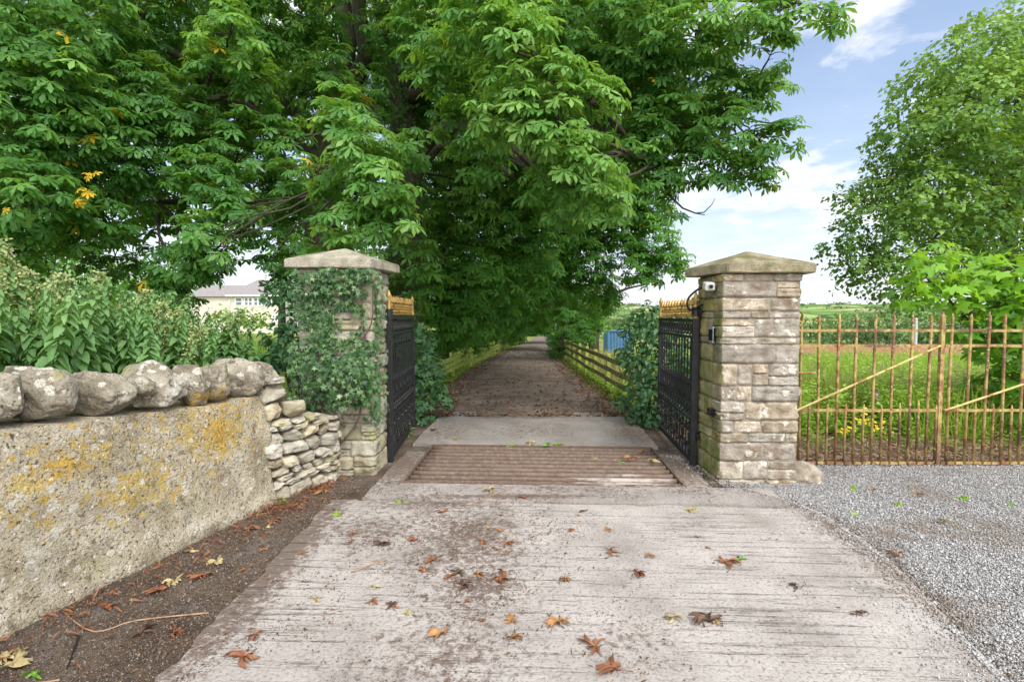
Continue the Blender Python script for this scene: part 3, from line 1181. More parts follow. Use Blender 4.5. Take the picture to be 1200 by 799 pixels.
def ornate_gate(base, far, top, label):
    """local x runs from the hinge to the free end, z up"""
    d = Vector(far) - Vector(base)
    L = math.hypot(d.x, d.y)
    rz = math.atan2(d.y, d.x)
    t = thing("iron_gate", (base[0], base[1], 0), label, "gate", "open iron gate leaves", rz)
    H = top

    def fin(nm, bm, mt, par=t, smooth=False):
        me = bpy.data.meshes.new(nm)
        bm.normal_update()
        bm.to_mesh(me)
        bm.free()
        if smooth:
            me.shade_smooth()
        return link(nm, me, M[mt], par)
    z0 = .05
    bm = bmesh.new()
    add_box(bm, (-.03, -.03, .0), (.03, .03, H), .004)
    add_box(bm, (L - .05, -.022, z0 - .02), (L, .022, H), .003)
    for zz, hh in ((z0, .05), (z0 + .44, .03), (z0 + .62, .03), (H - .21, .03), (H - .04, .04)):
        add_box(bm, (.03, -.016, zz), (L - .05, .016, zz + hh), .002)
    fin("frame", bm, 'iron')
    n = 12
    bar = None
    for i in range(n):
        x = .03 + (L - .08) * (i + 1) / (n + 1)
        bm = bmesh.new()
        add_tube(bm, [Vector((0, 0, z0 + .64)), Vector((0, 0, H - .2))], .0085, 6)
        if i % 2 == 0:
            spear(bm, 0, z0 + .64, .12, .02)
            add_tube(bm, [Vector((0, 0, H - .34)), Vector((0, 0, H - .31)), Vector((0, 0, H - .28))], [.009, .02, .009], 6)
        if i < 2:
            o = fin("bar", bm, 'iron')
            bar = (bar or []) + [o.data]
        else:
            bm.free()
            o = link("bar", bar[i % 2], None, t)
        o.location.x = x
    # small dog bars between
    dog = None
    for i in range(n + 1):
        x = .03 + (L - .08) * (i + .5) / (n + 1)
        if dog is None:
            bm = bmesh.new()
            add_tube(bm, [Vector((0, 0, z0 + .64)), Vector((0, 0, z0 + .80))], .0075, 6)
            spear(bm, 0, z0 + .79, .10, .018)
            o = fin("dog_bar", bm, 'iron')
            dog = o.data
        else:
            o = link("dog_bar", dog, None, t)
        o.location.x = x
    # bottom panel of C scrolls
    bm = bmesh.new()
    k = 6
    for i in range(k):
        cx = .03 + (L - .08) * (i + .5) / k
        w = (L - .08) / k * .5
        for s in (1, -1):
            flat_tube(bm, spiral(cx + s * w * .42, z0 + .16, w * .52, w * .1, R(90), s * 1.4), .0075)
            flat_tube(bm, spiral(cx + s * w * .42, z0 + .34, w * .52, w * .1, R(-90), -s * 1.4), .0075)
        flat_tube(bm, spiral(cx, z0 + .245, w * .34, w * .34, 0, 1), .007)
        add_tube(bm, [Vector((cx, 0, z0 + .05)), Vector((cx, 0, z0 + .44))], .007, 5)
        add_tube(bm, [Vector((cx + w, 0, z0 + .05)), Vector((cx + w, 0, z0 + .44))], .007, 5)
        for zz in (.1, .25, .40):
            bmesh.ops.create_icosphere(bm, subdivisions=1, radius=.02, matrix=Matrix.Translation((cx, 0, z0 + zz)))
    fin("scroll_panel", bm, 'iron')
    # middle and top bands of rings
    for (za, zb, cnt) in ((z0 + .47, z0 + .62, 13), (H - .18, H - .04, 13)):
        bm = bmesh.new()
        hh = (zb - za) / 2
        for i in range(cnt):
            cx = .03 + (L - .08) * (i + .5) / cnt
            flat_tube(bm, spiral(cx, (za + zb) / 2, hh * .85, hh * .85, 0, 1, 12), .0085)
            flat_tube(bm, spiral(cx, (za + zb) / 2, hh * .5, hh * .12, R(45), 1.1, 10), .007)
        fin("ring_band", bm, 'iron')
    # gilded cresting
    bm = bmesh.new()
    for zz in (H + .012, H + .095):
        add_box(bm, (.05, -.009, zz), (L - .07, .009, zz + .015), .003)
    c = 11
    for i in range(c):
        x = .06 + (L - .14) * (i + .5) / c
        add_tube(bm, [Vector((x, 0, H + .028)), Vector((x, 0, H + .05)), Vector((x, 0, H + .065)), Vector((x, 0, H + .08)), Vector((x, 0, H + .096))], [.010, .026, .011, .028, .010], 7)
        spear(bm, x, H + .112, .115, .026)
    fin("gilded_cresting", bm, 'gold')
    for x in (.0, L - .025):
        bm = bmesh.new()
        add_tube(bm, [Vector((0, 0, H + .001)), Vector((0, 0, H + .03)), Vector((0, 0, H + .05)), Vector((0, 0, H + .19)), Vector((0, 0, H + .21)), Vector((0, 0, H + .235)), Vector((0, 0, H + .28))],
                 [.028, .028, .018, .018, .028, .022, .003], 8)
        o = fin("gilded_finial", bm, 'gold', t, True)
        o.location.x = x
    return t


lg_a, lg_b = G(458, 541), G(485, 503)
rg_a, rg_b = G(812, 549), G(772, 505)
lgate = ornate_gate(lg_a, lg_b, 1.60, "black iron gate with gilded cresting, hinged on the ivy-clad pillar")
rgate = ornate_gate(rg_a, rg_b, 1.57, "black iron gate with gilded cresting, hinged on the camera pillar")
for gt, sx in ((lgate, -1), (rgate, 1)):
    for z in (1.60 if sx < 0 else 1.615, .32):
        bm = bmesh.new()
        hx = gt.location.x
        x1 = -1.38 if sx < 0 else 1.965
        lo_, hi_ = min(hx, x1 + sx * .03), max(hx, x1 + sx * .03)
        add_box(bm, (lo_, gt.location.y - .025, z), (hi_, gt.location.y + .025, z + .055), .004)
        add_tube(bm, [Vector((hx, gt.location.y, z - .02)), Vector((hx, gt.location.y, z + .075))], .04, 10)
        for e in (.3, .7):
            xx = lo_ + (hi_ - lo_) * e
            bmesh.ops.create_icosphere(bm, subdivisions=1, radius=.012, matrix=Matrix.Translation((xx, gt.location.y - .026, z + .028)))
        bm_obj("hinge_bracket", bm, M['iron'], gt)

# ------------------------------------------------------------------ things on the right pillar
n0_ = set(o.name for o in bpy.data.objects)
c = thing("security_camera", (1.90, 5.0, 1.88), "small off-white security camera under the cap of right pillar", "camera")
bm = bmesh.new()
mm = Matrix.Translation((1.905, 5.0, 1.885)) @ Matrix.Rotation(R(-12), 4, 'Z') @ Matrix.Rotation(R(8), 4, 'X')
add_box(bm, (-.046, -.085, -.038), (.046, .085, .038), .014, mm)
bm_obj("body", bm, M['cctv'], c)
bm = bmesh.new()
add_tube(bm, [mm @ Vector((.006, -.088, .002)), mm @ Vector((.006, -.097, .002))], [.027, .024], 20)
lz = bm_obj("lens", bm, M['silver'], c)
bm = bmesh.new()
add_tube(bm, [mm @ Vector((.006, -.096, .002)), mm @ Vector((.006, -.101, .002))], [.019, .017], 16)
bm_obj("pupil", bm, M['lens'], lz)
bm = bmesh.new()
add_tube(bm, [mm @ Vector((0, .05, 0)), Vector((1.94, 5.1, 1.9)), Vector((1.985, 5.12, 1.92))], .016, 8)
add_tube(bm, [Vector((1.975, 5.12, 1.92)), Vector((1.99, 5.12, 1.92))], .035, 12)
bm_obj("bracket", bm, M['silver'], c)
bm = bmesh.new()
cp = [Vector((1.95, 5.12, 1.9)), Vector((1.87, 5.2, 1.86)), Vector((1.80, 5.25, 1.78)), Vector((1.79, 5.26, 1.70)), Vector((1.83, 5.28, 1.66)), Vector((1.9, 5.3, 1.68)), Vector((1.975, 5.31, 1.72))]
fine = []
for i in range(len(cp) - 1):
    p0, p1_, p2_, p3 = cp[max(0, i - 1)], cp[i], cp[i + 1], cp[min(len(cp) - 1, i + 2)]
    for k in range(6):
        t = k / 6
        fine.append(.5 * ((2 * p1_) + (p2_ - p0) * t + (2 * p0 - 5 * p1_ + 4 * p2_ - p3) * t * t + (3 * p1_ - p0 - 3 * p2_ + p3) * t ** 3))
add_tube(bm, fine, .011, 8)
bm_obj("cable", bm, M['lens'], c)

c = thing("keypad", (1.965, 5.03, 1.42), "dark intercom keypad with steel rim on the pillar's mossy flank", "keypad")
bm = bmesh.new()
add_box(bm, (1.945, 4.985, 1.335), (1.975, 5.085, 1.495), .01)
bm_obj("body", bm, M['silver'], c)
bm = bmesh.new()
add_box(bm, (1.938, 4.978, 1.36), (1.944, 5.075, 1.47), .002)
add_box(bm, (1.952, 4.978, 1.35), (1.972, 4.984, 1.48), .002)
bm_obj("face_plate", bm, M['lens'], c)
c = thing("gate_stop", (1.96, 5.0, .66), "small black metal catch low on the pillar's mossy flank", "gate catch")
bm = bmesh.new()
add_box(bm, (1.93, 4.975, .63), (1.978, 5.06, .70), .006)
bm_obj("catch_body", bm, M['lens'], c)
bm = bmesh.new()
add_tube(bm, [Vector((1.954, 4.968, .662)), Vector((1.954, 4.94, .662))], .013, 8)
bm_obj("pin", bm, M['lens'], c)

for o in bpy.data.objects:
    if o.name not in n0_ and o.parent is None:
        o.location += Vector((-.014, -.06, 0))
bm = bmesh.new()
add_rock(bm, (2.80, 4.92, .045), (.19, .17, .17), 21, .16, .35, 4, Matrix.Rotation(R(24), 3, 'Y'), 1.0, 0, 9)
tag(bm_obj("boulder", bm, M['stone_r']), "rounded guard stone leaning against foot of right pillar", "stone")

# ------------------------------------------------------------------ estate railings on the right
def railing(x0, x1, y, label, flip, post_at):
    t = thing("railing_panel", (x0, y, 0), label, "railing", "rusty ochre railing panels")
    zt, zr = 1.60, (.035, .60, 1.285, 1.445)
    for z in zr:
        bm = bmesh.new()
        n = 10
        pts = [Vector((x0 + (x1 - x0) * k / n, y, z + .004 * mnoise.noise(Vector((x0 + k, z * 9, 1))))) for k in range(n + 1)]
        for a, b in zip(pts, pts[1:]):
            add_box(bm, (min(a.x, b.x) - .001, y - .0065, a.z - .014), (max(a.x, b.x), y + .0065, a.z + .014))
        bm_obj("rail", bm, M['railpaint'], t)
    sp = .193
    n = int((x1 - x0) / sp + .5)
    bars = []
    for i in range(n + 1):
        x = x0 + .055 + i * sp
        if x > x1:
            break
        bm = bmesh.new()
        add_tube(bm, [Vector((0, 0, .02)), Vector((random.uniform(-.004, .004), 0, .8)), Vector((random.uniform(-.006, .006), 0, zt - .02)), Vector((0, 0, zt + random.uniform(.005, .03)))], [.0145, .0145, .0145, .006], 8)
        o = bm_obj("upright_bar", bm, M['railpaint'], None, True)
        o.location = (x, y, 0)
        o.rotation_euler = (random.uniform(-.006, .006), random.uniform(-.005, .005), 0)
        bpy.context.view_layer.update()
        child(o, t)
        if x + sp / 2 < x1:
            bm = bmesh.new()
            h = .68 + random.uniform(-.03, .03)
            add_tube(bm, [Vector((0, 0, .02)), Vector((0, 0, h - .05)), Vector((random.uniform(-.008, .008), 0, h))], [.013, .013, .005], 7)
            o = bm_obj("dog_bar", bm, M['railpaint'], None, True)
            o.location = (x + sp / 2, y, 0)
            bpy.context.view_layer.update()
            child(o, t)
    bm = bmesh.new()
    add_box(bm, (post_at - .02, y - .02, -.05), (post_at + .02, y + .02, zt), .004)
    add_tube(bm, [Vector((post_at, y, zt)), Vector((post_at, y, zt + .04))], [.02, .008], 8)
    bm_obj("post", bm, M['railpaint'], t)
    bm = bmesh.new()
    za, zb = .60, 1.285
    add_tube(bm, [Vector((x0 + .0, y - .022, za)), Vector((x1 - .02, y - .022, zb))], .012, 8)
    bm_obj("diagonal_brace", bm, M['bracepaint'], t)
    return t


RY = 5.39
railing(3.00, 4.52, RY, "rusty ochre iron railing panel beside the stone pillar, with yellow brace", 0, 4.53)
rp2 = railing(4.57, 6.6, RY, "rusty ochre iron railing panel reaching the right edge, in front of sapling", 0, 6.62)
railing(6.66, 8.6, RY, "rusty ochre iron railing panel farthest along, past the sapling", 0, 8.62)
c = thing("scroll_bracket", (2.95, RY, 1.6), "curled iron bracket tying the railing to the pillar", "bracket")
bm = bmesh.new()
add_tube(bm, [Vector((2.93 + x * .8, RY - .02, 1.56 + z)) for x, z in spiral(0.06, .02, .1, .03, R(-60), 1.2)], .009, 6)
add_tube(bm, [Vector((2.72, RY - .02, 1.0)), Vector((3.2, RY - .02, 1.0))], .011, 6)
add_tube(bm, [Vector((2.72, RY - .02, 1.57)), Vector((3.0, RY - .02, 1.55)), Vector((3.06, RY - .02, 1.52))], .008, 6)
bm_obj("iron_scroll", bm, M['railpaint'], c)

# ------------------------------------------------------------------ left wall
WF = [(-4.05, -3.0), (-3.25, 0.0), (-2.90, 1.3), (-2.56, 2.56), (-2.30, 3.5), (-2.07, 4.36)]


def wall_pt(s):
    """point and outward normal at arc length s measured from the near end"""
    acc = 0
    for a, b in zip(WF, WF[1:]):
        a, b = Vector(a), Vector(b)
        L = (b - a).length
        if s <= acc + L or b == Vector(WF[-1]):
            t = (s - acc) / L
            d = (b - a).normalized()
            return a.lerp(b, t), Vector((d.y, -d.x)), d
        acc += L


WL = sum((Vector(b) - Vector(a)).length for a, b in zip(WF, WF[1:]))
wall = thing("roughcast_wall", (-2.5, 2.8, 0), "low grey roughcast wall with orange lichen and rounded coping stones", "wall")
bm = bmesh.new()
NS, NZ = 260, 44
rows = []


def wtop(s):
    return 1.02 - .10 * ss(WL - 2.2, WL, s) + .025 * mnoise.noise(Vector((s * 2.5, 0, 5)))


for i in range(NS + 1):
    s = WL * i / NS
    p, n, d = wall_pt(s)
    col = []
    for j in range(NZ + 1):
        z = -.05 + (wtop(s) + .05) * j / NZ
        q = Vector((p.x, p.y, z))
        bulge = .05 * (1 - z) + .03 * ss(.2, 0, z)
        w = mnoise.fractal(Vector((s * 2.2, z * 2.2, 1)), .8, 2, 5) * .024 + mnoise.noise(Vector((s * 17, z * 17, 4))) * .006 + abs(mnoise.noise(Vector((s * 40, z * 40, 7)))) * .006
        q += Vector((n.x, n.y, 0)) * (bulge - .03 + w)
        col.append(bm.verts.new(q))
    for back, zz in ((.0, None), (.48, None)):
        pass
    tp = Vector((p.x - n.x * .5, p.y - n.y * .5, wtop(s)))
    bt = Vector((p.x - n.x * .55, p.y - n.y * .55, -.05))
    col += [bm.verts.new(tp), bm.verts.new(bt)]
    rows.append(col)
for a, b in zip(rows, rows[1:]):
    for j in range(len(a) - 1):
        bm.faces.new((a[j], b[j], b[j + 1], a[j + 1]))
for col in (rows[0], rows[-1]):
    bm.faces.new(col if col is rows[-1] else col[::-1])
bmesh.ops.recalc_face_normals(bm, faces=bm.faces[:])
bm_obj("rendered_face", bm, M['render'], wall, True)
# coping stones, sized after the photograph's row
seg = [(-190, -95), (-98, -25), (-30, 34), (24, 100), (94, 151), (149, 180), (157, 219), (214, 242), (232, 276), (264, 316), (310, 337)]
tops = [430, 428, 434, 426, 435, 440, 423, 428, 427, 420, 424]
bots = [505, 505, 498, 495, 482, 468, 470, 462, 458, 456, 450]


def s_at_px(px):
    best = None
    for i in range(400):
        s = WL * i / 399
        p, n, d = wall_pt(s)
        q = p - n * .06
        if q.y > .6:
            e = abs(600 + q.x / q.y * 600 - px)
            if best is None or e < best[0]:
                best = (e, s)
    return best[1]


for i, ((a, b), tp, bt) in enumerate(zip(seg, tops, bots)):
    s0, s1 = s_at_px(a), s_at_px(b)
    if b > 330:
        s1 = WL + .12
    sm = (s0 + s1) / 2
    p, n, d = wall_pt(min(sm, WL))
    if sm > WL:
        p = p + d * (sm - WL)
    Y = p.y
    zt_, zb_ = at(0, tp, Y).z, at(0, bt, Y).z
    zb_ = min(zb_, wtop(min(sm, WL)) + .01) if i != 5 else zb_
    hl = (s1 - s0) / 2 * .96
    mt = Matrix.Rotation(math.atan2(d.y, d.x), 3, 'Z') @ Matrix.Rotation(R(random.uniform(-6, 6)), 3, 'X') @ Matrix.Rotation(R(random.uniform(-6, 6)), 3, 'Y')
    bm = bmesh.new()
    cpos = p - n * (.20 if i not in (5, 7) else .12)
    add_rock(bm, (cpos.x, cpos.y, (zt_ + zb_) / 2 - .005), (hl * 1.02, .26 if i not in (5, 7) else .18, (zt_ - zb_) / 2 * 1.1), 40 + i, .19, .40, 5, mt, 1.25, 0, 20)
    bm_obj("cope_stone", bm, M['cope'], wall)
# near run of coping behind the frame edge
s = 0.05
k = 0
s_end = s_at_px(-185)
while s < s_end - .1:
    w = random.uniform(.3, .45)
    w = min(w, s_end - s)
    p, n, d = wall_pt(s + w / 2)
    cpos = p - n * .2
    bm = bmesh.new()
    add_rock(bm, (cpos.x, cpos.y, 1.02 + .13), (w / 2, .26, .16), 80 + k, .15, .4, 4, Matrix.Rotation(math.atan2(d.y, d.x), 3, 'Z'))
    bm_obj("cope_stone", bm, M['cope'], wall)
    s += w
    k += 1

# dry stone end that turns to the pillar
DP = [Vector((-2.08, 4.36)), Vector((-1.86, 4.66)), Vector((-1.74, 4.88)), Vector((-1.75, 5.2))]
DL = sum((b - a).length for a, b in zip(DP, DP[1:]))


def dp(s):
    acc = 0
    for a, b in zip(DP, DP[1:]):
        L = (b - a).length
        if s <= acc + L or b is DP[-1]:
            d = (b - a).normalized()
            return a + d * (s - acc), Vector((d.y, -d.x)), d
        acc += L


dw = thing("dry_stone_wall_end", (-2.0, 4.85, 0), "dry stone end of wall, flat stones stepping towards the ivied pillar", "wall")
bm = bmesh.new()
rg_ = random.Random(5)
for run0, run1 in ((0.0, DL),):
    z = -.03
    k = 0
    while z < 1.08:
        h = rg_.choice([.05, .06, .08, .10, .13, .16])
        s = run0 - rg_.uniform(0, .1)
        lim = run1
        while s < lim:
            w = rg_.uniform(.09, .24) if h < .1 else rg_.uniform(.13, .26)
            hh = h * rg_.uniform(.85, 1.1)
            sm = s + w / 2
            topz = 1.06 - .42 * ss(.05, .55, sm)
            if z + hh * .6 < topz and sm > -.02:
                p, n, d = dp(max(0, sm))
                c_ = p - n * (.10 - rg_.uniform(0, .035))
                mt = Matrix.Rotation(math.atan2(d.y, d.x), 3, 'Z') @ Matrix.Rotation(R(rg_.uniform(-6, 6) - 6), 3, 'Y') @ Matrix.Rotation(R(rg_.uniform(-5, 5)), 3, 'X')
                k += 1
                add_rock(bm, (c_.x, c_.y, z + h / 2), (w / 2 * 1.03, .13, hh / 2 * 1.08), 200 + k, .15, .93, 4, mt, 1.5, 0, 6)
            s += w
        z += h
bm_obj("stones", bm, M['drystone'], dw)
bm = bmesh.new()
poly = [DP[0] + Vector((-.03, -.01)), DP[1] + Vector((-.11, .06)), DP[2] + Vector((-.12, .03)), DP[3] + Vector((-.12, 0)), Vector((-2.4, 5.2)), Vector((-2.55, 4.5))]
zt_ = [1.0, .75, .62, .6, .8, 1.0]
lo = [bm.verts.new((p.x, p.y, -.05)) for p in poly]
hi = [bm.verts.new((p.x, p.y, z)) for p, z in zip(poly, zt_)]
n_ = len(poly)
for i in range(n_):
    bm.faces.new((lo[i], lo[(i + 1) % n_], hi[(i + 1) % n_], hi[i]))
bm.faces.new(hi)
bmesh.ops.triangulate(bm, faces=[f for f in bm.faces if len(f.verts) > 4])
bm_obj("hearting", bm, M['soilcore'], dw)

# ------------------------------------------------------------------ wooden fences
def rail_fence(poly, y0, y1, label, hgt, nrail, mpost, mrail, sp=1.75):
    t = thing("rail_fence", (along(poly, y0), y0, height(along(poly, y0), y0)), label, "fence", "post and rail fences along the drive")
    ys = list(np.arange(y0, y1, sp))
    pr = []
    for y in ys:
        x = along(poly, y)
        z = height(x, y)
        bm = bmesh.new()
        w = .045
        add_box(bm, (-w, -w, -.2), (w, w, hgt + random.uniform(-.01, .04)), .006)
        o = bm_obj("post", bm, M[mpost])
        o.location = (x, y, z)
        o.rotation_euler = (random.uniform(-.03, .03), random.uniform(-.03, .03), random.uniform(-.1, .1))
        bpy.context.view_layer.update()
        child(o, t)
        pr.append(Vector((x, y, z)))
    side = -1 if poly is RF else 1
    for k in range(nrail):
        zz = hgt - .06 - k * (hgt - .14) / (nrail - .35)
        bm = bmesh.new()
        for a, b in zip(pr, pr[1:]):
            a2 = a + Vector((side * .06, -.02, zz + random.uniform(-.015, .015)))
            b2 = b + Vector((side * .06, .02, zz + random.uniform(-.015, .015)))
            d = b2 - a2
            m = Matrix.Translation((a2 + b2) / 2) @ d.to_track_quat('X', 'Z').to_matrix().to_4x4()
            add_box(bm, (-d.length / 2, -.018, -.05), (d.length / 2, .018, .05), .004, m)
        bm_obj("rail", bm, M[mrail], t)
    return t


rail_fence(LF, 8.95, 44, "algae-green post and rail fence along the left of drive, below trees", .54, 3, 'wood', 'wood')
rail_fence(RF, 8.3, 27, "dark-railed post and rail fence between drive and sunlit field", .72, 3, 'wood', 'wood_dark', 1.6)

# ------------------------------------------------------------------ trees
def V3(*a):
    return Vector(a)


def limb(bm, pts, r0, r1, seg=9, wob=.18, seed=0, sub=3):
    """tapered limb through points, rounded by a Catmull-Rom pass"""
    out = []
    for i in range(len(pts) - 1):
        p0, p1_, p2_, p3 = pts[max(0, i - 1)], pts[i], pts[i + 1], pts[min(len(pts) - 1, i + 2)]
        for k in range(sub):
            t = k / sub
            out.append(.5 * ((2 * p1_) + (p2_ - p0) * t + (2 * p0 - 5 * p1_ + 4 * p2_ - p3) * t * t + (3 * p1_ - p0 - 3 * p2_ + p3) * t ** 3))
    out.append(pts[-1])
    n = len(out)
    for i in range(1, n - 1):
        out[i] = out[i] + Vector((mnoise.noise(Vector((i * .9, seed, 1))), mnoise.noise(Vector((i * .9, seed, 5))), 0)) * r0 * .25
    rr = [r0 + (r1 - r0) * (i / (n - 1)) ** .8 for i in range(n)]
    add_tube(bm, out, rr, seg, True, wob, seed)
    return out


def clump_world(px, py, Y, rpx, flat=1.0, deep=1.15):
    c = at(px, py, Y)
    r = rpx / 600 * Y
    return c, (r, r * deep, r * flat)


def make_tree(name, label, limbs, clumps, leafmat, style, size, dens, seed, group=None, extra=(), tintshift=0.0, fill=()):
    """limbs: list of (points, r0, r1); clumps: (centre, radii[, tint lo, hi]); every clump is tied to the nearest limb"""
    rg = np.random.default_rng(seed)
    base = limbs[0][0][0]
    t = thing(name, base, label, "tree", group)
    bm = bmesh.new()
    nodes = []
    for i, (pts, r0, r1) in enumerate(limbs):
        o = limb(bm, [Vector(p) for p in pts], r0, r1, 10 if r0 > .1 else 7, .16, seed + i)
        nodes += [(p, r0 + (r1 - r0) * k / len(o)) for k, p in enumerate(o) if k >= (len(o) // 2 if i == 0 else 1)]
    bm_obj("trunk", bm, M['bark'], t, True)
    bm = bmesh.new()
    lv = Leaves()
    for ci, cl in enumerate(clumps):
        c, r = Vector(cl[0]), cl[1]
        tint = (cl[2], cl[3]) if len(cl) > 3 else (.15, .7)
        tint = (tint[0] + tintshift, tint[1] + tintshift)
        # branch: starts at the limb point that gives a short, rising path
        best = min(nodes, key=lambda q: (q[0] - c).length + max(0, q[0].z - c.z) * .25)
        p0 = best[0]
        ln_ = (c - p0).length
        mid = (p0 + c) / 2 + Vector((rg.normal() * .13 * ln_, rg.normal() * .10 * ln_, ln_ * (.12 + .08 * rg.normal())))
        br = [q + Vector(rg.normal(size=3)) * ln_ * .012 if 0 < k < 7 else q for k, q in enumerate(bez(p0, mid, c, 8))]
        rb = min(best[1] * .6, .014 + (c - p0).length * .011)
        add_tube(bm, br, [rb * (1 - .72 * k / 7) for k in range(8)], 6, True, .1, ci)
        for k in range(5):
            q = in_ball(1, rg, .5)[0]
            e = c + Vector((q[0] * r[0], q[1] * r[1], q[2] * r[2] * .8))
            s = br[rg.integers(4, 8)]
            add_tube(bm, bez(s, (s + e) / 2 + Vector((0, 0, .06)), e, 4), [rb * .33, rb * .25, rb * .18, .003], 4)
        area = (r[0] * r[1] + r[0] * r[2] + r[1] * r[2]) / 3
        if style == 'whorl':
            whorl_clump(lv, c, r, max(4, int(dens * area / (size * size))), size, rg, T_PALM, tint=tint)
        elif style == 'whorlfar':
            whorl_clump(lv, c, r, max(4, int(dens * area / (size * size))), size, rg, T_PALMF, per=(4, 5), tint=tint, shell=.5)
        elif style == 'sapling':
            loose_clump(lv, c, r, max(10, int(dens * area / (size * size))), size, rg, T_SYC, tint, .2, .45, .35, .2)
        elif style == 'spray':
            spray_clump(lv, c, r, max(20, int(dens * area / (size * size))), size, rg, T_SYCF, tint)
        else:
            loose_clump(lv, c, r, max(20, int(dens * area / (size * size))), size, rg, T_SYCF, tint, .45, .5, .7, .5, 3.0)
    for (c, r, lo_, hi_) in fill:
        area = (r[0] * r[1] + r[0] * r[2] + r[1] * r[2]) / 3
        whorl_clump(lv, c, r, int(2.6 * area / .055), .235, rg, T_PALMF, per=(4, 5), tint=(lo_, hi_), shell=.3)
    for f in extra:
        f(lv, bm, rg)
    bm_obj("branches", bm, M['bark'], t, True)
    lv.build("crown", M[leafmat], t)
    return t


CW = clump_world
# --- front horse chestnut (twin-stemmed), left of the gates
def g0(x, y):
    return Vector((x, y, height(x, y) - .1))


tA = (-3.75, 10.4)
limbsA = [
    ([g0(*tA), V3(-3.8, 10.4, 2.2), V3(-3.72, 10.4, 4.4), at(396, 110, 10.4)], .40, .30),
    ([at(396, 115, 10.4), at(408, 60, 10.4), at(402, 0, 10.5), at(395, -120, 10.8)], .21, .13),
    ([at(398, 115, 10.4), at(428, 70, 10.2), at(421, 10, 10), at(430, -120, 9.6)], .19, .11),
    ([at(386, 190, 10.4), at(340, 125, 9.6), at(255, 85, 8.8), at(190, 55, 8.3), at(115, 8, 8)], .12, .045),
    ([at(384, 190, 10.4), at(320, 150, 9.6), at(280, 118, 9), at(210, 120, 8.4), at(140, 150, 8)], .10, .03),
    ([at(384, 240, 10.4), at(300, 235, 9.3), at(220, 236, 8.6), at(120, 240, 8)], .11, .03),
    ([at(388, 160, 10.4), at(440, 150, 9), at(470, 180, 7.4), at(430, 215, 6.5)], .10, .03),
]
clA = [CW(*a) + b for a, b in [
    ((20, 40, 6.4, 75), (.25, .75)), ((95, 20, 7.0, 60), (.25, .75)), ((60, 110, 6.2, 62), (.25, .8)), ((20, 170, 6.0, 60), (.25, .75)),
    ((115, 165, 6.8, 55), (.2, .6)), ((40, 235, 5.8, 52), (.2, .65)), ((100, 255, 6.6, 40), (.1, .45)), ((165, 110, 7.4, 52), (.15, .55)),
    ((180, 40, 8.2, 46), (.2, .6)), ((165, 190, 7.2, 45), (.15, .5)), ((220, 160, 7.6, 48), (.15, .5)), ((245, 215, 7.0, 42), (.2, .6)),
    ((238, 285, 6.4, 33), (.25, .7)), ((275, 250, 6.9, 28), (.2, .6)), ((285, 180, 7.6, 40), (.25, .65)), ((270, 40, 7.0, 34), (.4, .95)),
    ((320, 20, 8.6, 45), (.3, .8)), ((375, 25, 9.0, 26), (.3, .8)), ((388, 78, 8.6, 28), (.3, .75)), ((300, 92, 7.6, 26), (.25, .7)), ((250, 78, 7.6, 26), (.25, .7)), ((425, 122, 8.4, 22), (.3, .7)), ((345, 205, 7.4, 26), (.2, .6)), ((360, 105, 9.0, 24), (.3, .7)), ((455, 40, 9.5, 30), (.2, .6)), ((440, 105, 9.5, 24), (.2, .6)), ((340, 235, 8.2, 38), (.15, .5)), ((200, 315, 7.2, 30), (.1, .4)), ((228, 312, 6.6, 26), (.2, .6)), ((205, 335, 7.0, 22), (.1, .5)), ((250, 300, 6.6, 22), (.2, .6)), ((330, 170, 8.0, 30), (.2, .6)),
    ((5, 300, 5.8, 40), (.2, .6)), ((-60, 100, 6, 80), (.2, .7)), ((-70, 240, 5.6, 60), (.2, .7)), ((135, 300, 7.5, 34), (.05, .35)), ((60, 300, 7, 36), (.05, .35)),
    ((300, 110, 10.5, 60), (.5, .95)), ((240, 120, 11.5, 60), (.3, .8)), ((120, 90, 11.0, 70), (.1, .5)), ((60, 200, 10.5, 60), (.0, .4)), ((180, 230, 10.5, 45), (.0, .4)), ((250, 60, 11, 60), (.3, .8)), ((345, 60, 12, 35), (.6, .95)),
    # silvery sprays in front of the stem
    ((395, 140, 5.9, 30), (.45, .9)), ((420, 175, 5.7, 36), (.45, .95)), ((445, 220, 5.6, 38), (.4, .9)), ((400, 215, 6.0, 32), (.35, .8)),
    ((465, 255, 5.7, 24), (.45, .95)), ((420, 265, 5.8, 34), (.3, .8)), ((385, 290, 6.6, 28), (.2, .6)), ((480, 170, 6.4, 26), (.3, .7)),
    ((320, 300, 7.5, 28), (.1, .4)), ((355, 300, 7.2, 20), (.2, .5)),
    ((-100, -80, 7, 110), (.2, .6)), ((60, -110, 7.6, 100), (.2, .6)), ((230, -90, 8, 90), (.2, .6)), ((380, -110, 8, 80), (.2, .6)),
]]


def yellow_spray(lv, bm, rg):
    for px, py in ((92, 232), (100, 222), (84, 238), (104, 208)):
        c = at(px, py, 5.75)
        n = 3
        d = rg.normal(size=(n, 3)) * .6 + np.array([0, -.3, -.2])
        lv.add(T_PALM[1], basis(UP * .5 + np.array([0, -.8, 0]) + rg.normal(size=(n, 3)) * .3, d, rg.uniform(.06, .10, n)), np.array(c) + rg.normal(size=(n, 3)) * .03, np.full(n, 1.0))


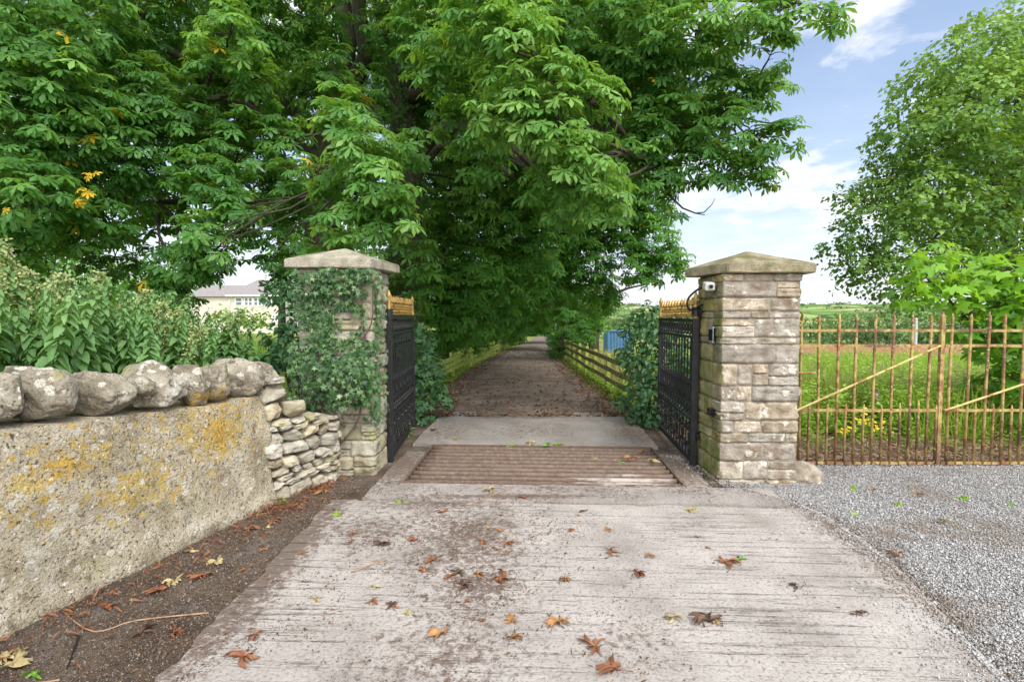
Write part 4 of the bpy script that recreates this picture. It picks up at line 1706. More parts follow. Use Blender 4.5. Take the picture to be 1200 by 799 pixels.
make_tree("chestnut_tree", "twin-stemmed chestnut tree with low sprays over the roughcast wall, one yellow spray", limbsA, clA, 'chestnut', 'whorl', .152, 4.5, 101,
          "horse chestnut trees along the drive", extra=(yellow_spray,), tintshift=-.09, fill=[CW(*a) + b for a, b in [  # high tints paint a backlit yellow-green into the leaves behind the stems
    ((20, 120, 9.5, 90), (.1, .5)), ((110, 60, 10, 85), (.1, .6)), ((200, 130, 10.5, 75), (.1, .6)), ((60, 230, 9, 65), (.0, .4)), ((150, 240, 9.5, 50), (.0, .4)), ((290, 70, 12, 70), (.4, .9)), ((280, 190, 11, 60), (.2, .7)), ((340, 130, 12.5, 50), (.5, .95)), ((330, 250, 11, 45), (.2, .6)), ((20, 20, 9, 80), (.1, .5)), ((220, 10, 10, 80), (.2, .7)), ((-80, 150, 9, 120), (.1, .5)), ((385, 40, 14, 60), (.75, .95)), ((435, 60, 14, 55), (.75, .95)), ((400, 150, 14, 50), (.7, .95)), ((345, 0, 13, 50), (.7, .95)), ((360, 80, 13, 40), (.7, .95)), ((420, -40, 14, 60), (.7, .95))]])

# --- second chestnut with ivy-dark stem, reaching over the drive
tB = (-2.45, 11.6)
limbsB = [
    ([g0(*tB), V3(-2.45, 11.6, 2.4), at(478, 190, 11.6), at(466, 90, 11.6), at(452, 0, 11.6), at(452, -160, 11.6)], .42, .22),
    ([at(476, 215, 11.6), at(505, 160, 11), at(555, 148, 10), at(602, 178, 8.8), at(634, 208, 8.0)], .20, .085),
    ([at(478, 230, 11.6), at(515, 172, 10.8), at(560, 178, 9.6), at(600, 205, 8.6)], .10, .05),
    ([at(470, 120, 11.6), at(560, 80, 9.8), at(640, 100, 8.4), at(720, 160, 7.4), at(775, 195, 7.0)], .16, .05),
    ([at(468, 110, 11.6), at(580, 30, 9.6), at(700, 20, 8), at(800, 60, 7.2), at(880, 110, 6.9)], .15, .035),
    ([at(720, 160, 7.4), at(800, 150, 7.1), at(860, 140, 6.9)], .05, .02),
    ([at(700, 20, 8), at(820, 0, 7), at(930, 5, 6.5)], .06, .015),
]
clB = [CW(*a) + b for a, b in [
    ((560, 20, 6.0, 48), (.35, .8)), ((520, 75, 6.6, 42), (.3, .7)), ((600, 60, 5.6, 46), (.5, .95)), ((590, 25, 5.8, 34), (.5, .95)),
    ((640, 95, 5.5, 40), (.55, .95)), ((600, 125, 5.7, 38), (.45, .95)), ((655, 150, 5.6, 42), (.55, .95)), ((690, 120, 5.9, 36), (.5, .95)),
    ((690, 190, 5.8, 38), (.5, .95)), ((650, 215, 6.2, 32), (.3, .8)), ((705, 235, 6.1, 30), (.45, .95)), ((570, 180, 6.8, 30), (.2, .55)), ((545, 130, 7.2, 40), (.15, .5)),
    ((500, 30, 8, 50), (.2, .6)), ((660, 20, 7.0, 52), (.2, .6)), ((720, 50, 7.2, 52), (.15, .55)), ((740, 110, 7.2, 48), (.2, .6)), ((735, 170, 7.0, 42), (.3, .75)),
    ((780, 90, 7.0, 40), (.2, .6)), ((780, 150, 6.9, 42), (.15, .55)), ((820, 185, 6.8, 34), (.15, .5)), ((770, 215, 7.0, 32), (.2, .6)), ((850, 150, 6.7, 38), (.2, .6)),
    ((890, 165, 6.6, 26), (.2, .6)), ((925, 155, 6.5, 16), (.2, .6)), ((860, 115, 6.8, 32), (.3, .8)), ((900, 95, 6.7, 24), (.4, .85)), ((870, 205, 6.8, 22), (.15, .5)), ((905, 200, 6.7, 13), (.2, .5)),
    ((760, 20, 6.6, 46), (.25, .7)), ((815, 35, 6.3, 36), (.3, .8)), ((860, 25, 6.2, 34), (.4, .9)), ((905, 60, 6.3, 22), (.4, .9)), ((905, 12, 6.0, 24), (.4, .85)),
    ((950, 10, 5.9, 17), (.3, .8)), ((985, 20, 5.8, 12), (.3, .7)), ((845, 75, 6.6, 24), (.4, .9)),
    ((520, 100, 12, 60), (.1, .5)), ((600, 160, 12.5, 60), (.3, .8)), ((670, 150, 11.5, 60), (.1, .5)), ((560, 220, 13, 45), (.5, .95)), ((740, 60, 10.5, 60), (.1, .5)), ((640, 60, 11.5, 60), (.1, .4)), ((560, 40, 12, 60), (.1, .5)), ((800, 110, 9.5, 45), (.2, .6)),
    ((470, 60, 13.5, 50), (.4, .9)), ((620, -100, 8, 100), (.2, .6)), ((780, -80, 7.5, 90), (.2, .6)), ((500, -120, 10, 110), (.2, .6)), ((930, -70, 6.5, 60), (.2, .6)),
]]


def dead_twig(lv, bm, rg):
    add_tube(bm, [at(770, 205, 7), at(783, 228, 6.95), at(800, 244, 6.9), at(815, 250, 6.9), at(826, 252, 6.9)], [.02, .017, .013, .01, .006], 6)
    add_tube(bm, [at(815, 250, 6.9), at(825, 249, 6.9), at(834, 240, 6.85), at(838, 233, 6.8)], [.009, .008, .006, .003], 5)


def ivy_on_stem(lv, bm, rg):
    n = 2600
    z = rg.uniform(0, 1, n)
    a = rg.uniform(0, 6.283, n)
    path = [V3(-2.45, 11.6, .2), at(478, 190, 11.6), at(452, -20, 11.6)]
    P = np.zeros((n, 3))
    for i in range(n):
        t = z[i] * 2
        p = path[0].lerp(path[1], t) if t < 1 else path[1].lerp(path[2], t - 1)
        P[i] = p
    rad = .42 - .12 * z + rg.uniform(-.02, .14, n)
    d = np.stack([np.cos(a), np.sin(a), np.zeros(n)], -1)
    P += d * rad[:, None]
    lv.add(T_IVY[0], basis(d + rg.normal(size=(n, 3)) * .5, np.array([0, 0, -1.0]) + rg.normal(size=(n, 3)) * .6, rg.uniform(.05, .11, n)), P, rg.uniform(0, .3, n))


make_tree("chestnut_tree", "large chestnut tree with ivy-dark trunk whose sunlit sprays hang over the drive", limbsB, clB, 'chestnut', 'whorl', .152, 4.3, 102,
          "horse chestnut trees along the drive", extra=(dead_twig, ivy_on_stem), tintshift=.0, fill=[CW(*a) + b for a, b in [  # palest tint ranges here put the backlit glow into the leaf colour
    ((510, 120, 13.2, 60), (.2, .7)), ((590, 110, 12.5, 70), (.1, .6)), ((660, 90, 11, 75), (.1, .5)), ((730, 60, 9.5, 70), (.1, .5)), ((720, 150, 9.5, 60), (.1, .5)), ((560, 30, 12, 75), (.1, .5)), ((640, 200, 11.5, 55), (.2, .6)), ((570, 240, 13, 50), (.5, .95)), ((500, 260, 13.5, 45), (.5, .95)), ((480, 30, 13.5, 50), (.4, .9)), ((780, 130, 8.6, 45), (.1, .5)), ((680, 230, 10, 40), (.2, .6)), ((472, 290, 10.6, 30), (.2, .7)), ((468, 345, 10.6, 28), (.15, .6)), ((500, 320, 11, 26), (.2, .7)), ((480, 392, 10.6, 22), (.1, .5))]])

# --- avenue trees further down the drive
def avenue(x, y, hgt, cl, label, seed, dens=6.5, size=.2, ts=0.0):
    b = g0(x, y)
    limbs = [([b, b + V3(.05, 0, 1.8), b + V3(.1, .1, hgt * .45), b + V3(.2, .1, hgt)], .34, .08),
             ([b + V3(.1, .1, hgt * .38), b + V3(1.2, -.2, hgt * .55), b + V3(2.8, -.5, hgt * .62)], .14, .03),
             ([b + V3(.1, .1, hgt * .42), b + V3(-1.2, .2, hgt * .6), b + V3(-2.6, .2, hgt * .7)], .14, .03)]
    return make_tree("avenue_tree", label, limbs, cl, 'chestnut_far', 'whorlfar', size, dens, seed, "trees lining the drive", tintshift=ts)


avenue(-3.2, 15.5, 9, [CW(*a) + b for a, b in [
    ((540, 250, 14.5, 45), (.25, .8)), ((520, 310, 14, 42), (.25, .8)), ((560, 320, 13.5, 42), (.2, .7)), ((545, 362, 13.8, 38), (.1, .6)), ((505, 378, 13.6, 28), (.1, .5)), ((585, 365, 15, 26), (.1, .5)),
    ((600, 260, 14.5, 45), (.2, .7)), ((580, 210, 14.5, 45), (.2, .8)), ((500, 230, 15.5, 45), (.3, .8)), ((640, 230, 14, 42), (.1, .5)), ((620, 310, 14.5, 36), (.1, .5)),
    ((530, 150, 15.5, 60), (.2, .7)), ((620, 140, 15, 60), (.1, .6)), ((470, 330, 14.5, 40), (.05, .4)), ((505, 352, 13, 26), (.1, .4)), ((530, 392, 15.5, 22), (.05, .45)), ((558, 396, 18, 16), (.05, .45)), ((500, 405, 14.5, 20), (.05, .4))]],
    "leafy avenue tree whose foliage sweeps down to the left fence, nearest the gates", 103)
avenue(-2.9, 21, 10, [CW(*a) + b for a, b in [
    ((640, 290, 18, 42), (.1, .5)), ((680, 250, 17.5, 45), (.15, .6)), ((610, 340, 18, 32), (.0, .4)), ((650, 330, 18.5, 30), (.1, .5)), ((690, 300, 17.5, 35), (.15, .6)), ((600, 375, 19, 22), (.0, .4)),
    ((730, 250, 17, 40), (.25, .7)), ((760, 280, 16.5, 32), (.3, .75)), ((785, 302, 16, 20), (.3, .75)), ((745, 310, 16.5, 24), (.25, .7)), ((720, 200, 17, 50), (.2, .6)), ((700, 340, 18, 24), (.2, .6)),
    ((765, 325, 16, 12), (.3, .7)), ((690, 150, 18, 60), (.2, .6)), ((760, 235, 16.8, 30), (.2, .7)), ((800, 312, 15.8, 10), (.3, .7)), ((575, 345, 19, 35), (.0, .35)), ((715, 345, 17, 14), (.2, .6))]],
    "avenue tree with a long bough arching across the drive towards the field", 104)
avenue(-2.3, 29, 10, [CW(*a) + b for a, b in [
    ((600, 330, 27, 40), (.0, .4)), ((640, 320, 26, 42), (.0, .4)), ((660, 350, 25, 26), (.1, .5)), ((690, 350, 24, 22), (.15, .6)), ((580, 370, 27, 25), (.0, .4)), ((600, 388, 28, 14), (.1, .5)), ((675, 372, 24, 14), (.15, .6)), ((705, 362, 22, 12), (.2, .6)), ((630, 270, 27, 60), (.0, .4)), ((640, 362, 27, 16), (.0, .4)), ((550, 340, 27, 40), (.0, .3))]],
    "dark avenue tree closing over the middle of the drive", 105, 5, .24)
avenue(-.9, 39, 10, [CW(*a) + b for a, b in [
    ((600, 345, 37, 40), (.0, .4)), ((640, 340, 37, 40), (.0, .4)), ((610, 380, 37, 20), (.0, .4)), ((632, 375, 39, 16), (.0, .35)), ((595, 393, 36, 12), (.2, .5)), ((660, 366, 36, 16), (.1, .5)), ((560, 350, 38, 45), (.0, .4)), ((530, 300, 37, 60), (.0, .4)), ((540, 370, 34, 30), (.0, .4)), ((580, 388, 33, 16), (.05, .45)), ((596, 392, 36, 11), (.1, .5)), ((565, 392, 27, 16), (.05, .4))]],
    "avenue tree behind the others where drive narrows out of sight", 106, 5, .3)
avenue(3.5, 58, 9, [CW(*a) + b for a, b in [
    ((625, 375, 56, 24), (.0, .4)), ((650, 370, 57, 22), (.0, .45)), ((670, 378, 56, 14), (.2, .6)), ((640, 350, 58, 35), (.0, .4)), ((612, 388, 56, 14), (.0, .4)), ((650, 392, 56, 10), (.2, .6)), ((630, 390, 58, 13), (.0, .4)), ((612, 394, 57, 10), (.1, .5)), ((668, 390, 54, 12), (.1, .5)), ((642, 396, 60, 8), (.1, .5)), ((690, 374, 58, 14), (.2, .6))]],
    "farthest tree at the end of the drive, framed by the tunnel of leaves", 107, 5, .4)
avenue(4.3, 27, 6, [CW(*a) + b for a, b in [
    ((668, 378, 23, 16), (.1, .5)), ((662, 398, 21.5, 15), (.0, .4)), ((655, 412, 20.5, 9), (.0, .4)), ((685, 390, 22, 14), (.2, .6)), ((700, 375, 24, 14), (.2, .6)), ((678, 406, 21, 8), (.2, .6)), ((650, 396, 23, 10), (.0, .35))]],
    "low dark tree at drive's right, over the far end of the fence", 108, 6, .2)
# green backdrop behind the trunks, on the left
for i, (px, Y, hh, w) in enumerate(((330, 24, 8, 3.4), (410, 22, 9, 3.2), (480, 24, 9, 3.2), (30, 26, 6.4, 3.6), (130, 30, 6, 3.4))):
    b = at(px, 400, Y)
    b.z = height(b.x, b.y) - .1
    cl = []
    rgx = random.Random(50 + i)
    for k in range(9):
        cl.append(((b.x + rgx.uniform(-1, 1) * w * .8, b.y + rgx.uniform(-1, 1) * w * .6, b.z + hh * rgx.uniform(.28, .95)), (w * .42, w * .42, w * .4), .1, .75))
    make_tree("field_tree", ["bushy green tree seen behind twin chestnut stems", "bushy green tree seen behind the ivied pillar's cap", "bushy green tree seen between ivy-dark trunk and avenue", "low dark tree behind tall nettles near left edge", "low dark tree behind nettles, between left edge and house"][i],
              [([b, b + V3(.1, 0, hh * .4), b + V3(0, .1, hh * .8)], .22, .06)], cl, 'chestnut_far', 'spray', .22, 10, 140 + i, "trees behind the nettles")

# --- big tree on the right
bR = g0(19.2, 20)
clR = [CW(*a) + b for a, b in [
    ((1190, 40, 19, 46), (.45, .9)), ((1150, 60, 18, 42), (.4, .9)), ((1110, 80, 18, 34), (.4, .9)), ((1080, 110, 18, 30), (.35, .85)), ((1150, 120, 17, 48), (.4, .9)), ((1060, 150, 18, 30), (.3, .8)),
    ((1100, 165, 17, 42), (.35, .85)), ((1050, 190, 18, 26), (.3, .8)), ((1160, 190, 17, 50), (.2, .7)), ((1035, 215, 18, 22), (.25, .7)), ((1080, 225, 17, 40), (.3, .8)), ((1010, 240, 18, 20), (.25, .7)),
    ((990, 225, 18.5, 13), (.25, .7)), ((1030, 265, 17.5, 32), (.3, .8)), ((1130, 250, 17, 42), (.2, .65)), ((990, 280, 18, 19), (.25, .7)), ((1020, 305, 17.5, 26), (.25, .75)), ((1070, 290, 17, 36), (.25, .75)),
    ((990, 318, 18, 14), (.25, .6)), ((1110, 310, 17.5, 36), (.1, .5)), ((1160, 290, 18, 40), (.05, .4)), ((1200, 240, 18, 45), (.1, .45)), ((1040, 335, 17.5, 18), (.2, .6)), ((1080, 340, 18, 20), (.15, .5)),
    ((1200, 120, 18, 50), (.3, .8)), ((1240, 60, 19, 60), (.3, .8)), ((1260, 180, 19, 70), (.2, .7)), ((1210, 330, 18, 40), (.1, .45)), ((1290, 300, 20, 60), (.2, .6)), ((1180, 130, 23, 80), (.2, .6)), ((1200, 260, 23, 80), (.1, .5)), ((1100, 220, 22, 60), (.1, .5))]]
limbsR = [([bR, bR + V3(0, 0, 2.5), bR + V3(.1, 0, 5), bR + V3(.2, 0, 9.5), bR + V3(.3, 0, 13)], .5, .08),
          ([bR + V3(0, 0, 3.4), at(1100, 230, 19.5), at(1040, 220, 18.5)], .17, .04), ([bR + V3(.1, 0, 5), at(1140, 130, 19.5), at(1090, 110, 18.5)], .17, .04), ([bR + V3(0, 0, 2.6), at(1090, 310, 19), at(1010, 300, 18.2)], .12, .03)]
make_tree("sycamore_tree", "tall full-crowned tree filling the upper right, beyond iron railings", limbsR, clR, 'sycamore', 'spray', .18, 26, 110)

# --- bright sapling behind the railings
bS = g0(7.0, 6.9)
clS = [CW(*a) + b for a, b in [
    ((1090, 315, 6.8, 30), (.5, .95)), ((1070, 345, 6.7, 20), (.4, .9)), ((1115, 345, 6.7, 26), (.45, .95)), ((1150, 325, 6.7, 28), (.5, .95)), ((1190, 325, 6.6, 28), (.5, .95)), ((1170, 360, 6.6, 28), (.3, .8)),
    ((1125, 380, 6.7, 18), (.2, .6)), ((1185, 400, 6.6, 28), (.2, .7)), ((1150, 405, 6.7, 16), (.1, .5)), ((1175, 450, 6.6, 24), (.05, .4)), ((1195, 480, 6.6, 18), (.05, .35)), ((1200, 360, 6.4, 30), (.3, .8)), ((1230, 400, 6.5, 50), (.2, .7)), ((1240, 330, 6.6, 50), (.4, .9)), ((1145, 450, 6.8, 12), (.1, .4)), ((1215, 455, 6.8, 34), (.1, .4)), ((1130, 310, 6.9, 14), (.5, .95))]]
make_tree("sapling", "bright lime-green broad-leaved sapling pressing against the railings",
          [([bS, bS + V3(-.1, 0, .9), bS + V3(-.2, 0, 1.7), bS + V3(-.25, 0, 2.4)], .06, .015), ([bS + V3(-.1, 0, .8), at(1130, 370, 6.8), at(1085, 325, 6.8)], .03, .008), ([bS + V3(-.1, 0, .9), bS + V3(.5, 0, 1.6), bS + V3(.8, 0, 2.3)], .03, .008)],
          clS, 'sapling', 'sapling', .155, 15, 111)

# ------------------------------------------------------------------ shrubs by the gates
def shrub(label, base, cl, mat, tm, size, dens, seed, name="shrub", cat="shrub", jit=.5):
    rg = np.random.default_rng(seed)
    base = Vector(base)
    t = thing(name, base, label, cat)
    lv = Leaves()
    bm = bmesh.new()
    for i, (c, r, lo, hi) in enumerate(cl):
        c = Vector(c)
        add_tube(bm, bez(base + Vector((random.uniform(-.1, .1), random.uniform(-.1, .1), -.05)), (base + c) / 2 + Vector((0, 0, .15)), c, 6), [.018, .015, .012, .009, .006, .003], 5)
        area = (r[0] * r[1] + r[0] * r[2] + r[1] * r[2]) / 3
        loose_clump(lv, c, r, max(20, int(dens * area / size ** 2)), size, rg, tm, (lo, hi), .25, jit, .6, .35)
    bm_obj("stems", bm, M['twig'], t, True)
    lv.build("foliage", M[mat], t)
    return t


shrub("dense green shrub behind open right gate leaf, beside the field", (2.05, 7.7, 0), [CW(*a) + b for a, b in [
    ((758, 372, 7.9, 17), (.35, .9)), ((742, 390, 7.9, 16), (.3, .9)), ((765, 400, 7.6, 20), (.2, .7)), ((748, 425, 7.6, 22), (.2, .7)), ((772, 440, 7.3, 20), (.0, .5)), ((750, 460, 7.3, 19), (.05, .5)), ((765, 482, 7.2, 19), (.0, .4)), ((745, 486, 7.3, 12), (.1, .5)), ((785, 390, 7.6, 20), (.3, .8)), ((800, 420, 7.4, 22), (.1, .5)), ((795, 470, 7.2, 22), (.0, .4)), ((730, 415, 8, 9), (.3, .8)), ((728, 470, 7.6, 9), (.2, .6)), ((795, 372, 7.8, 14), (.3, .8))]],
    'shrub', T_OVA, .10, 30, 201)
shrub("leafy bluish shrub behind the open left gate leaf", (-1.55, 7.9, 0), [CW(*a) + b for a, b in [
    ((494, 400, 8.2, 17), (.3, .9)), ((505, 425, 8.0, 16), (.3, .85)), ((493, 445, 7.8, 18), (.2, .7)), ((510, 455, 7.7, 14), (.2, .7)), ((497, 480, 7.5, 16), (.15, .6)), ((520, 468, 7.6, 10), (.3, .8)), ((475, 430, 8.0, 20), (.1, .5)), ((482, 390, 8.4, 16), (.3, .8)), ((515, 440, 8.1, 8), (.3, .8))]],
    'shrub', T_SYC, .11, 17, 202)
shrub("dark shrub between nettles and the ivied pillar", (-2.75, 6.6, 0), [CW(*a) + b for a, b in [
    ((325, 345, 6.6, 18), (.2, .7)), ((338, 375, 6.5, 18), (.1, .5)), ((325, 400, 6.3, 18), (.0, .4)), ((345, 400, 6.4, 18), (.0, .4)), ((350, 340, 6.5, 22), (.1, .5)), ((335, 420, 6.1, 16), (.0, .3)), ((315, 425, 6.0, 14), (.0, .35))]],
    'shrub', T_OVA, .09, 26, 203)

# ivy on the left pillar
rg = np.random.default_rng(77)
iv = thing("ivy_plant", (-1.95, 5.1, 0), "dark ivy smothering front of left gate pillar", "ivy")
lv = Leaves()
n = 9000
px = rg.uniform(322, 458, n)
py = rg.uniform(312, 512, n)
keep = np.zeros(n, bool)
depth = np.zeros(n)
for i in range(n):
    x, y = px[i], py[i]
    e = 9 * mnoise.noise(Vector((x * .06, y * .06, 1))) + 4 * mnoise.noise(Vector((x * .2, y * .2, 4)))
    left = 348 if y < 385 else (352 if y < 412 else 338)
    if y < 400:
        ok = left + e * .6 < x < (440 if y < 338 else 428) + e
        if x > 420 - e and y < 400 and y > 328:
            ok = ok and rg.uniform() < .22
    else:
        ok = (338 - e * .3) < x < 438 + e * .8
    ok = ok and y > 315 + e * .3
    low = 486 - abs(x - 388) * .14 + e * 1.6
    if x > 436:
        low = 502 + e
    if x < 345:
        low = 470 + e
    ok = ok and y < low
    if y > low - 26:
        ok = ok and rg.uniform() < .5
    # bare patch of wall and the free strip on the left
    if ((x - 405 - e * .5) / 17) ** 2 + ((y - 380) / 19) ** 2 < 1:
        ok = ok and rg.uniform() < .04
    if 346 < x < 362 and 384 < y < 412:
        ok = ok and rg.uniform() < .15
    if mnoise.noise(Vector((x * .09, y * .09, 9))) > .24:
        ok = ok and rg.uniform() < .15
    keep[i] = ok
    bul = .05 + .05 * mnoise.noise(Vector((x * .05, y * .05, 2)))
    if y > 405:
        bul += .17 * ss(405, 435, y) * ss(495, 460, y) * ss(450, 425, x)
    if y < 345:
        bul += .08
    depth[i] = 5.085 - max(.02, bul * rg.uniform(.15, 1.25) ** .8)
idx = np.where(keep)[0]
P = np.array([at(px[i], py[i], depth[i]) for i in idx])
n = len(idx)
nr = np.array([.15, -1.0, .35]) + rg.normal(size=(n, 3)) * .45
d = np.array([0, 0, -1.0]) + rg.normal(size=(n, 3)) * .65
tt = np.clip(.26 + rg.normal(size=n) * .36 + .3 * np.array([mnoise.noise(Vector((px[i] * .05, py[i] * .05, 3))) for i in idx]), 0, .95)
lv.add(T_IVY[0], basis(nr, d, rg.uniform(.02, .062, n)), P, tt)
# strands round the corner on the flank facing the drive
m = 260
zz = rg.uniform(.5, 2.0, m)
yy = 5.17 + rg.uniform(0, 1, m) ** 2.5 * .4
P = np.stack([np.full(m, -1.37) + rg.uniform(0, .04, m), yy - .065, zz], -1)
lv.add(T_IVY[0], basis(np.array([1.0, -.3, .3]) + rg.normal(size=(m, 3)) * .4, np.array([0, 0, -1.0]) + rg.normal(size=(m, 3)) * .6, rg.uniform(.03, .055, m)), P, rg.uniform(.2, .8, m))
lv.build("leaves", M['ivy'], iv)
bm = bmesh.new()
for pts in ([(392, 555, 5.13), (398, 520, 5.1), (388, 495, 5.08), (372, 470, 5.05), (380, 430, 5.1), (372, 370, 5.12), (380, 325, 5.12)],
            [(404, 500, 5.1), (396, 490, 5.05), (386, 482, 5.0), (378, 470, 5.02)], [(398, 520, 5.1), (420, 490, 5.1), (428, 430, 5.12), (424, 350, 5.12)], [(384, 430, 5.1), (410, 410, 5.1), (435, 380, 5.12), (436, 330, 5.12)]):
    limb(bm, [at(p[0], p[1], p[2] - .065) for p in pts], .013, .004, 6, .1, 3, 4)
bm_obj("vine_stem", bm, M['twig'], iv, True)

# ------------------------------------------------------------------ nettles behind the wall
def nettle_variant(seed, h, flower):
    rg = np.random.default_rng(seed)
    lv = Leaves()
    bm = bmesh.new()
    lean = rg.normal(size=2) * .12
    pts = [Vector((lean[0] * (k / 6) ** 2 * h, lean[1] * (k / 6) ** 2 * h, h * k / 6)) for k in range(7)]
    add_tube(bm, pts, [.007 - .0007 * k for k in range(7)], 5)
    nl = int(h / .037)
    fl = Leaves()
    for k in range(nl):
        f = .28 + .72 * (k + .5) / nl
        p = np.array([lean[0] * f * f * h, lean[1] * f * f * h, h * f])
        L = .128 * (1 - .72 * max(0, (f - .45) / .55) ** 1.5) * rg.uniform(.8, 1.15)
        a0 = (k % 2) * math.pi / 2 + rg.uniform(-.4, .4)
        for s in range(4):
            a = a0 + s * math.pi / 2 + (.4 if s % 2 else 0)
            d = np.array([math.cos(a), math.sin(a), -.15 + .25 * f])
            nr = np.array([math.cos(a) * .45, math.sin(a) * .45, 1.0]) + rg.normal(size=3) * .25
            Rm = basis(nr[None], d[None] + np.array([[0, 0, -.35]]), [L])
            lv.add(T_NET[rg.integers(0, 2)], Rm, (p + d * L * .28)[None], np.array([np.clip(.2 + .5 * f + rg.uniform(-.2, .2), 0, .95)]))
            if flower and f > .62:
                m = 5
                q = p + rg.normal(size=(m, 3)) * .012
                dd = np.stack([np.cos(a + rg.normal(size=m) * .6), np.sin(a + rg.normal(size=m) * .6), rg.uniform(-.7, .5, m)], -1)
                for j in range(3):
                    fl.add(T_SYCF[0], basis(rg.normal(size=(m, 3)), dd, rg.uniform(.014, .026, m)), q + dd * .022 * j, rg.uniform(.2, .9, m))
    return lv, bm, fl


nv = []
for i in range(8):
    h = [1.5, 1.7, 1.35, 1.6, 1.25, 1.55, 1.75, 1.45][i]
    flower = i in (1, 3, 6)
    lv, bm, fl = nettle_variant(300 + i, h, flower)
    t = thing("nettle_plant", (0, 0, 0), "leafy green nettle in the thicket behind roughcast wall", "nettle", "nettles behind the wall")
    me = bpy.data.meshes.new("stem")
    bm.to_mesh(me)
    bm.free()
    kids = [link("stem", me, M['stem'], t), lv.build("leaves", M['nettle'], t)]
    if flower:
        kids.append(fl.build("flower_strings", M['catkin'], t))
    nv.append((t, kids, h, flower))
rg_ = random.Random(9)
spots = []
# top outline of the thicket in the photograph: pixel column -> pixel height
prof = [(-120, 315), (0, 303), (40, 306), (80, 306), (110, 318), (150, 336), (200, 346), (240, 356), (270, 376), (300, 392), (325, 404)]


def prof_at(x):
    for (a, ya), (b, yb) in zip(prof, prof[1:]):
        if x <= b:
            return ya + (yb - ya) * max(0, (x - a)) / (b - a)
    return prof[-1][1]


for row, (off, cnt) in enumerate(((.72, 40), (.95, 42), (1.3, 40), (1.8, 34), (2.4, 28), (3.1, 18))):
    for k in range(cnt):
        s = WL * (.36 + .64 * (k + rg_.uniform(.1, .9)) / cnt)
        p, nn, d = wall_pt(min(s, WL))
        q = p - nn * (off + rg_.uniform(-.15, .15)) + d * rg_.uniform(0, .25) * (1 if row < 2 else 2.5)
        pxx = 600 + q.x / q.y * 600
        if q.y < 1.7 or pxx > 322 + row * 2:
            continue
        top = at(0, prof_at(pxx) + rg_.uniform(-6, 22) - (0 if row > 1 else -26 + row * 12), q.y).z
        spots.append((q.x, q.y, max(.8, top)))
for k in range(60):
    Y_ = rg_.uniform(4.75, 7.2)
    pxx = rg_.uniform(150, 316)
    if Y_ < 5.3 and pxx > 290:
        continue
    q = at(pxx, 400, Y_)
    if q.x > -2.75 and Y_ < 5.2:
        continue
    top = at(0, prof_at(pxx) + rg_.uniform(-4, 22), Y_).z
    spots.append((q.x, Y_, max(.7, top)))
extra_spot = [(at(62, 400, 3.9).x, 3.9, at(0, 284, 3.9).z, 6), (at(102, 400, 4.3).x, 4.3, at(0, 318, 4.3).z, 6), (at(175, 400, 4.4).x, 4.4, at(0, 352, 4.4).z, 1), (at(225, 400, 4.6).x, 4.6, at(0, 360, 4.6).z, 3)]
spots += extra_spot
used = set()
for i, sp in enumerate(spots):
    vi = sp[3] if len(sp) > 3 else rg_.choice([0, 0, 2, 2, 4, 4, 5, 5, 7, 7, 0, 2, 4, 5, 7, 1, 3])
    t, kids, h, flower = nv[vi]
    if vi in used:
        o = t.copy()
        COL.objects.link(o)
        for c_ in kids:
            q = c_.copy()
            COL.objects.link(q)
            q.parent = o
            q.matrix_parent_inverse = Matrix.Identity(4)
    else:
        o = t
        used.add(vi)
        for c_ in kids:
            c_.matrix_parent_inverse = Matrix.Identity(4)
    o.location = (sp[0], sp[1], -.02)
    k = sp[2] / h
    o.scale = (max(.75, min(1.15, k)),) * 2 + (k,)
    o.rotation_euler = (rg_.uniform(-.09, .09), rg_.uniform(-.09, .09), rg_.uniform(0, 6.28))
    if len(sp) > 3:
        o["label"] = ["tallest nettle with pale flower spike, rising near the left edge", "tall flowering nettle standing just behind the tallest one", "flowering nettle above wall middle, left of the hanging spray", "flowering nettle nearest the pale house behind the wall"][i - len(spots) + 4]
    elif flower:
        o["label"] = "nettle hung with pale flower strings in the thicket behind wall"
for vi in range(8):
    if vi not in used:
        for c_ in nv[vi][1]:
            bpy.data.objects.remove(c_)
        bpy.data.objects.remove(nv[vi][0])

# ------------------------------------------------------------------ weeds, grass, field
def scatter_blades(name, region, n, h, w, mat, seed, tint=(.1, .9), yfun=None, old=.12):
    rg = np.random.default_rng(seed)
    lv = Leaves()
    xs, ys = [], []
    while len(xs) < n:
        x, y = region(rg)
        xs.append(x)
        ys.append(y)
    P = np.array([(x, y, height(x, y) - .07) for x, y in zip(xs, ys)])
    hh = h(rg, P) if callable(h) else rg.uniform(h[0], h[1], n)
    tm = (np.array([(0, -.5, 0), (0, .5, 0), (.55, .32, .1), (.55, -.32, .1), (1, 0, .34)], float), [(0, 1, 2, 3), (3, 2, 4)])
    tv = tm[0].copy()
    tv[:, 1] *= w
    d = UP + rg.normal(size=(n, 3)) * .22
    a = rg.uniform(0, 6.28, n)
    nr = np.stack([np.cos(a), np.sin(a), np.zeros(n)], -1)
    t = rg.uniform(tint[0], tint[1], n)
    t[rg.uniform(size=n) < old] = 1.0
    f = unit(d)
    nn = unit(nr - f * np.sum(nr * f, -1, keepdims=True))
    Rm = np.stack([f, np.cross(nn, f), nn], -1) * hh[:, None, None]
    lv.add((tv, tm[1]), Rm, P, t)
    return tag(lv.build(name, M[mat]), kind="stuff")


def reg_field(rg):
    y = 7.5 + 33 * rg.uniform() ** 1.4
    return rg.uniform(2.6 if y > 8 else 3.2, 3 + y * 1.15), y


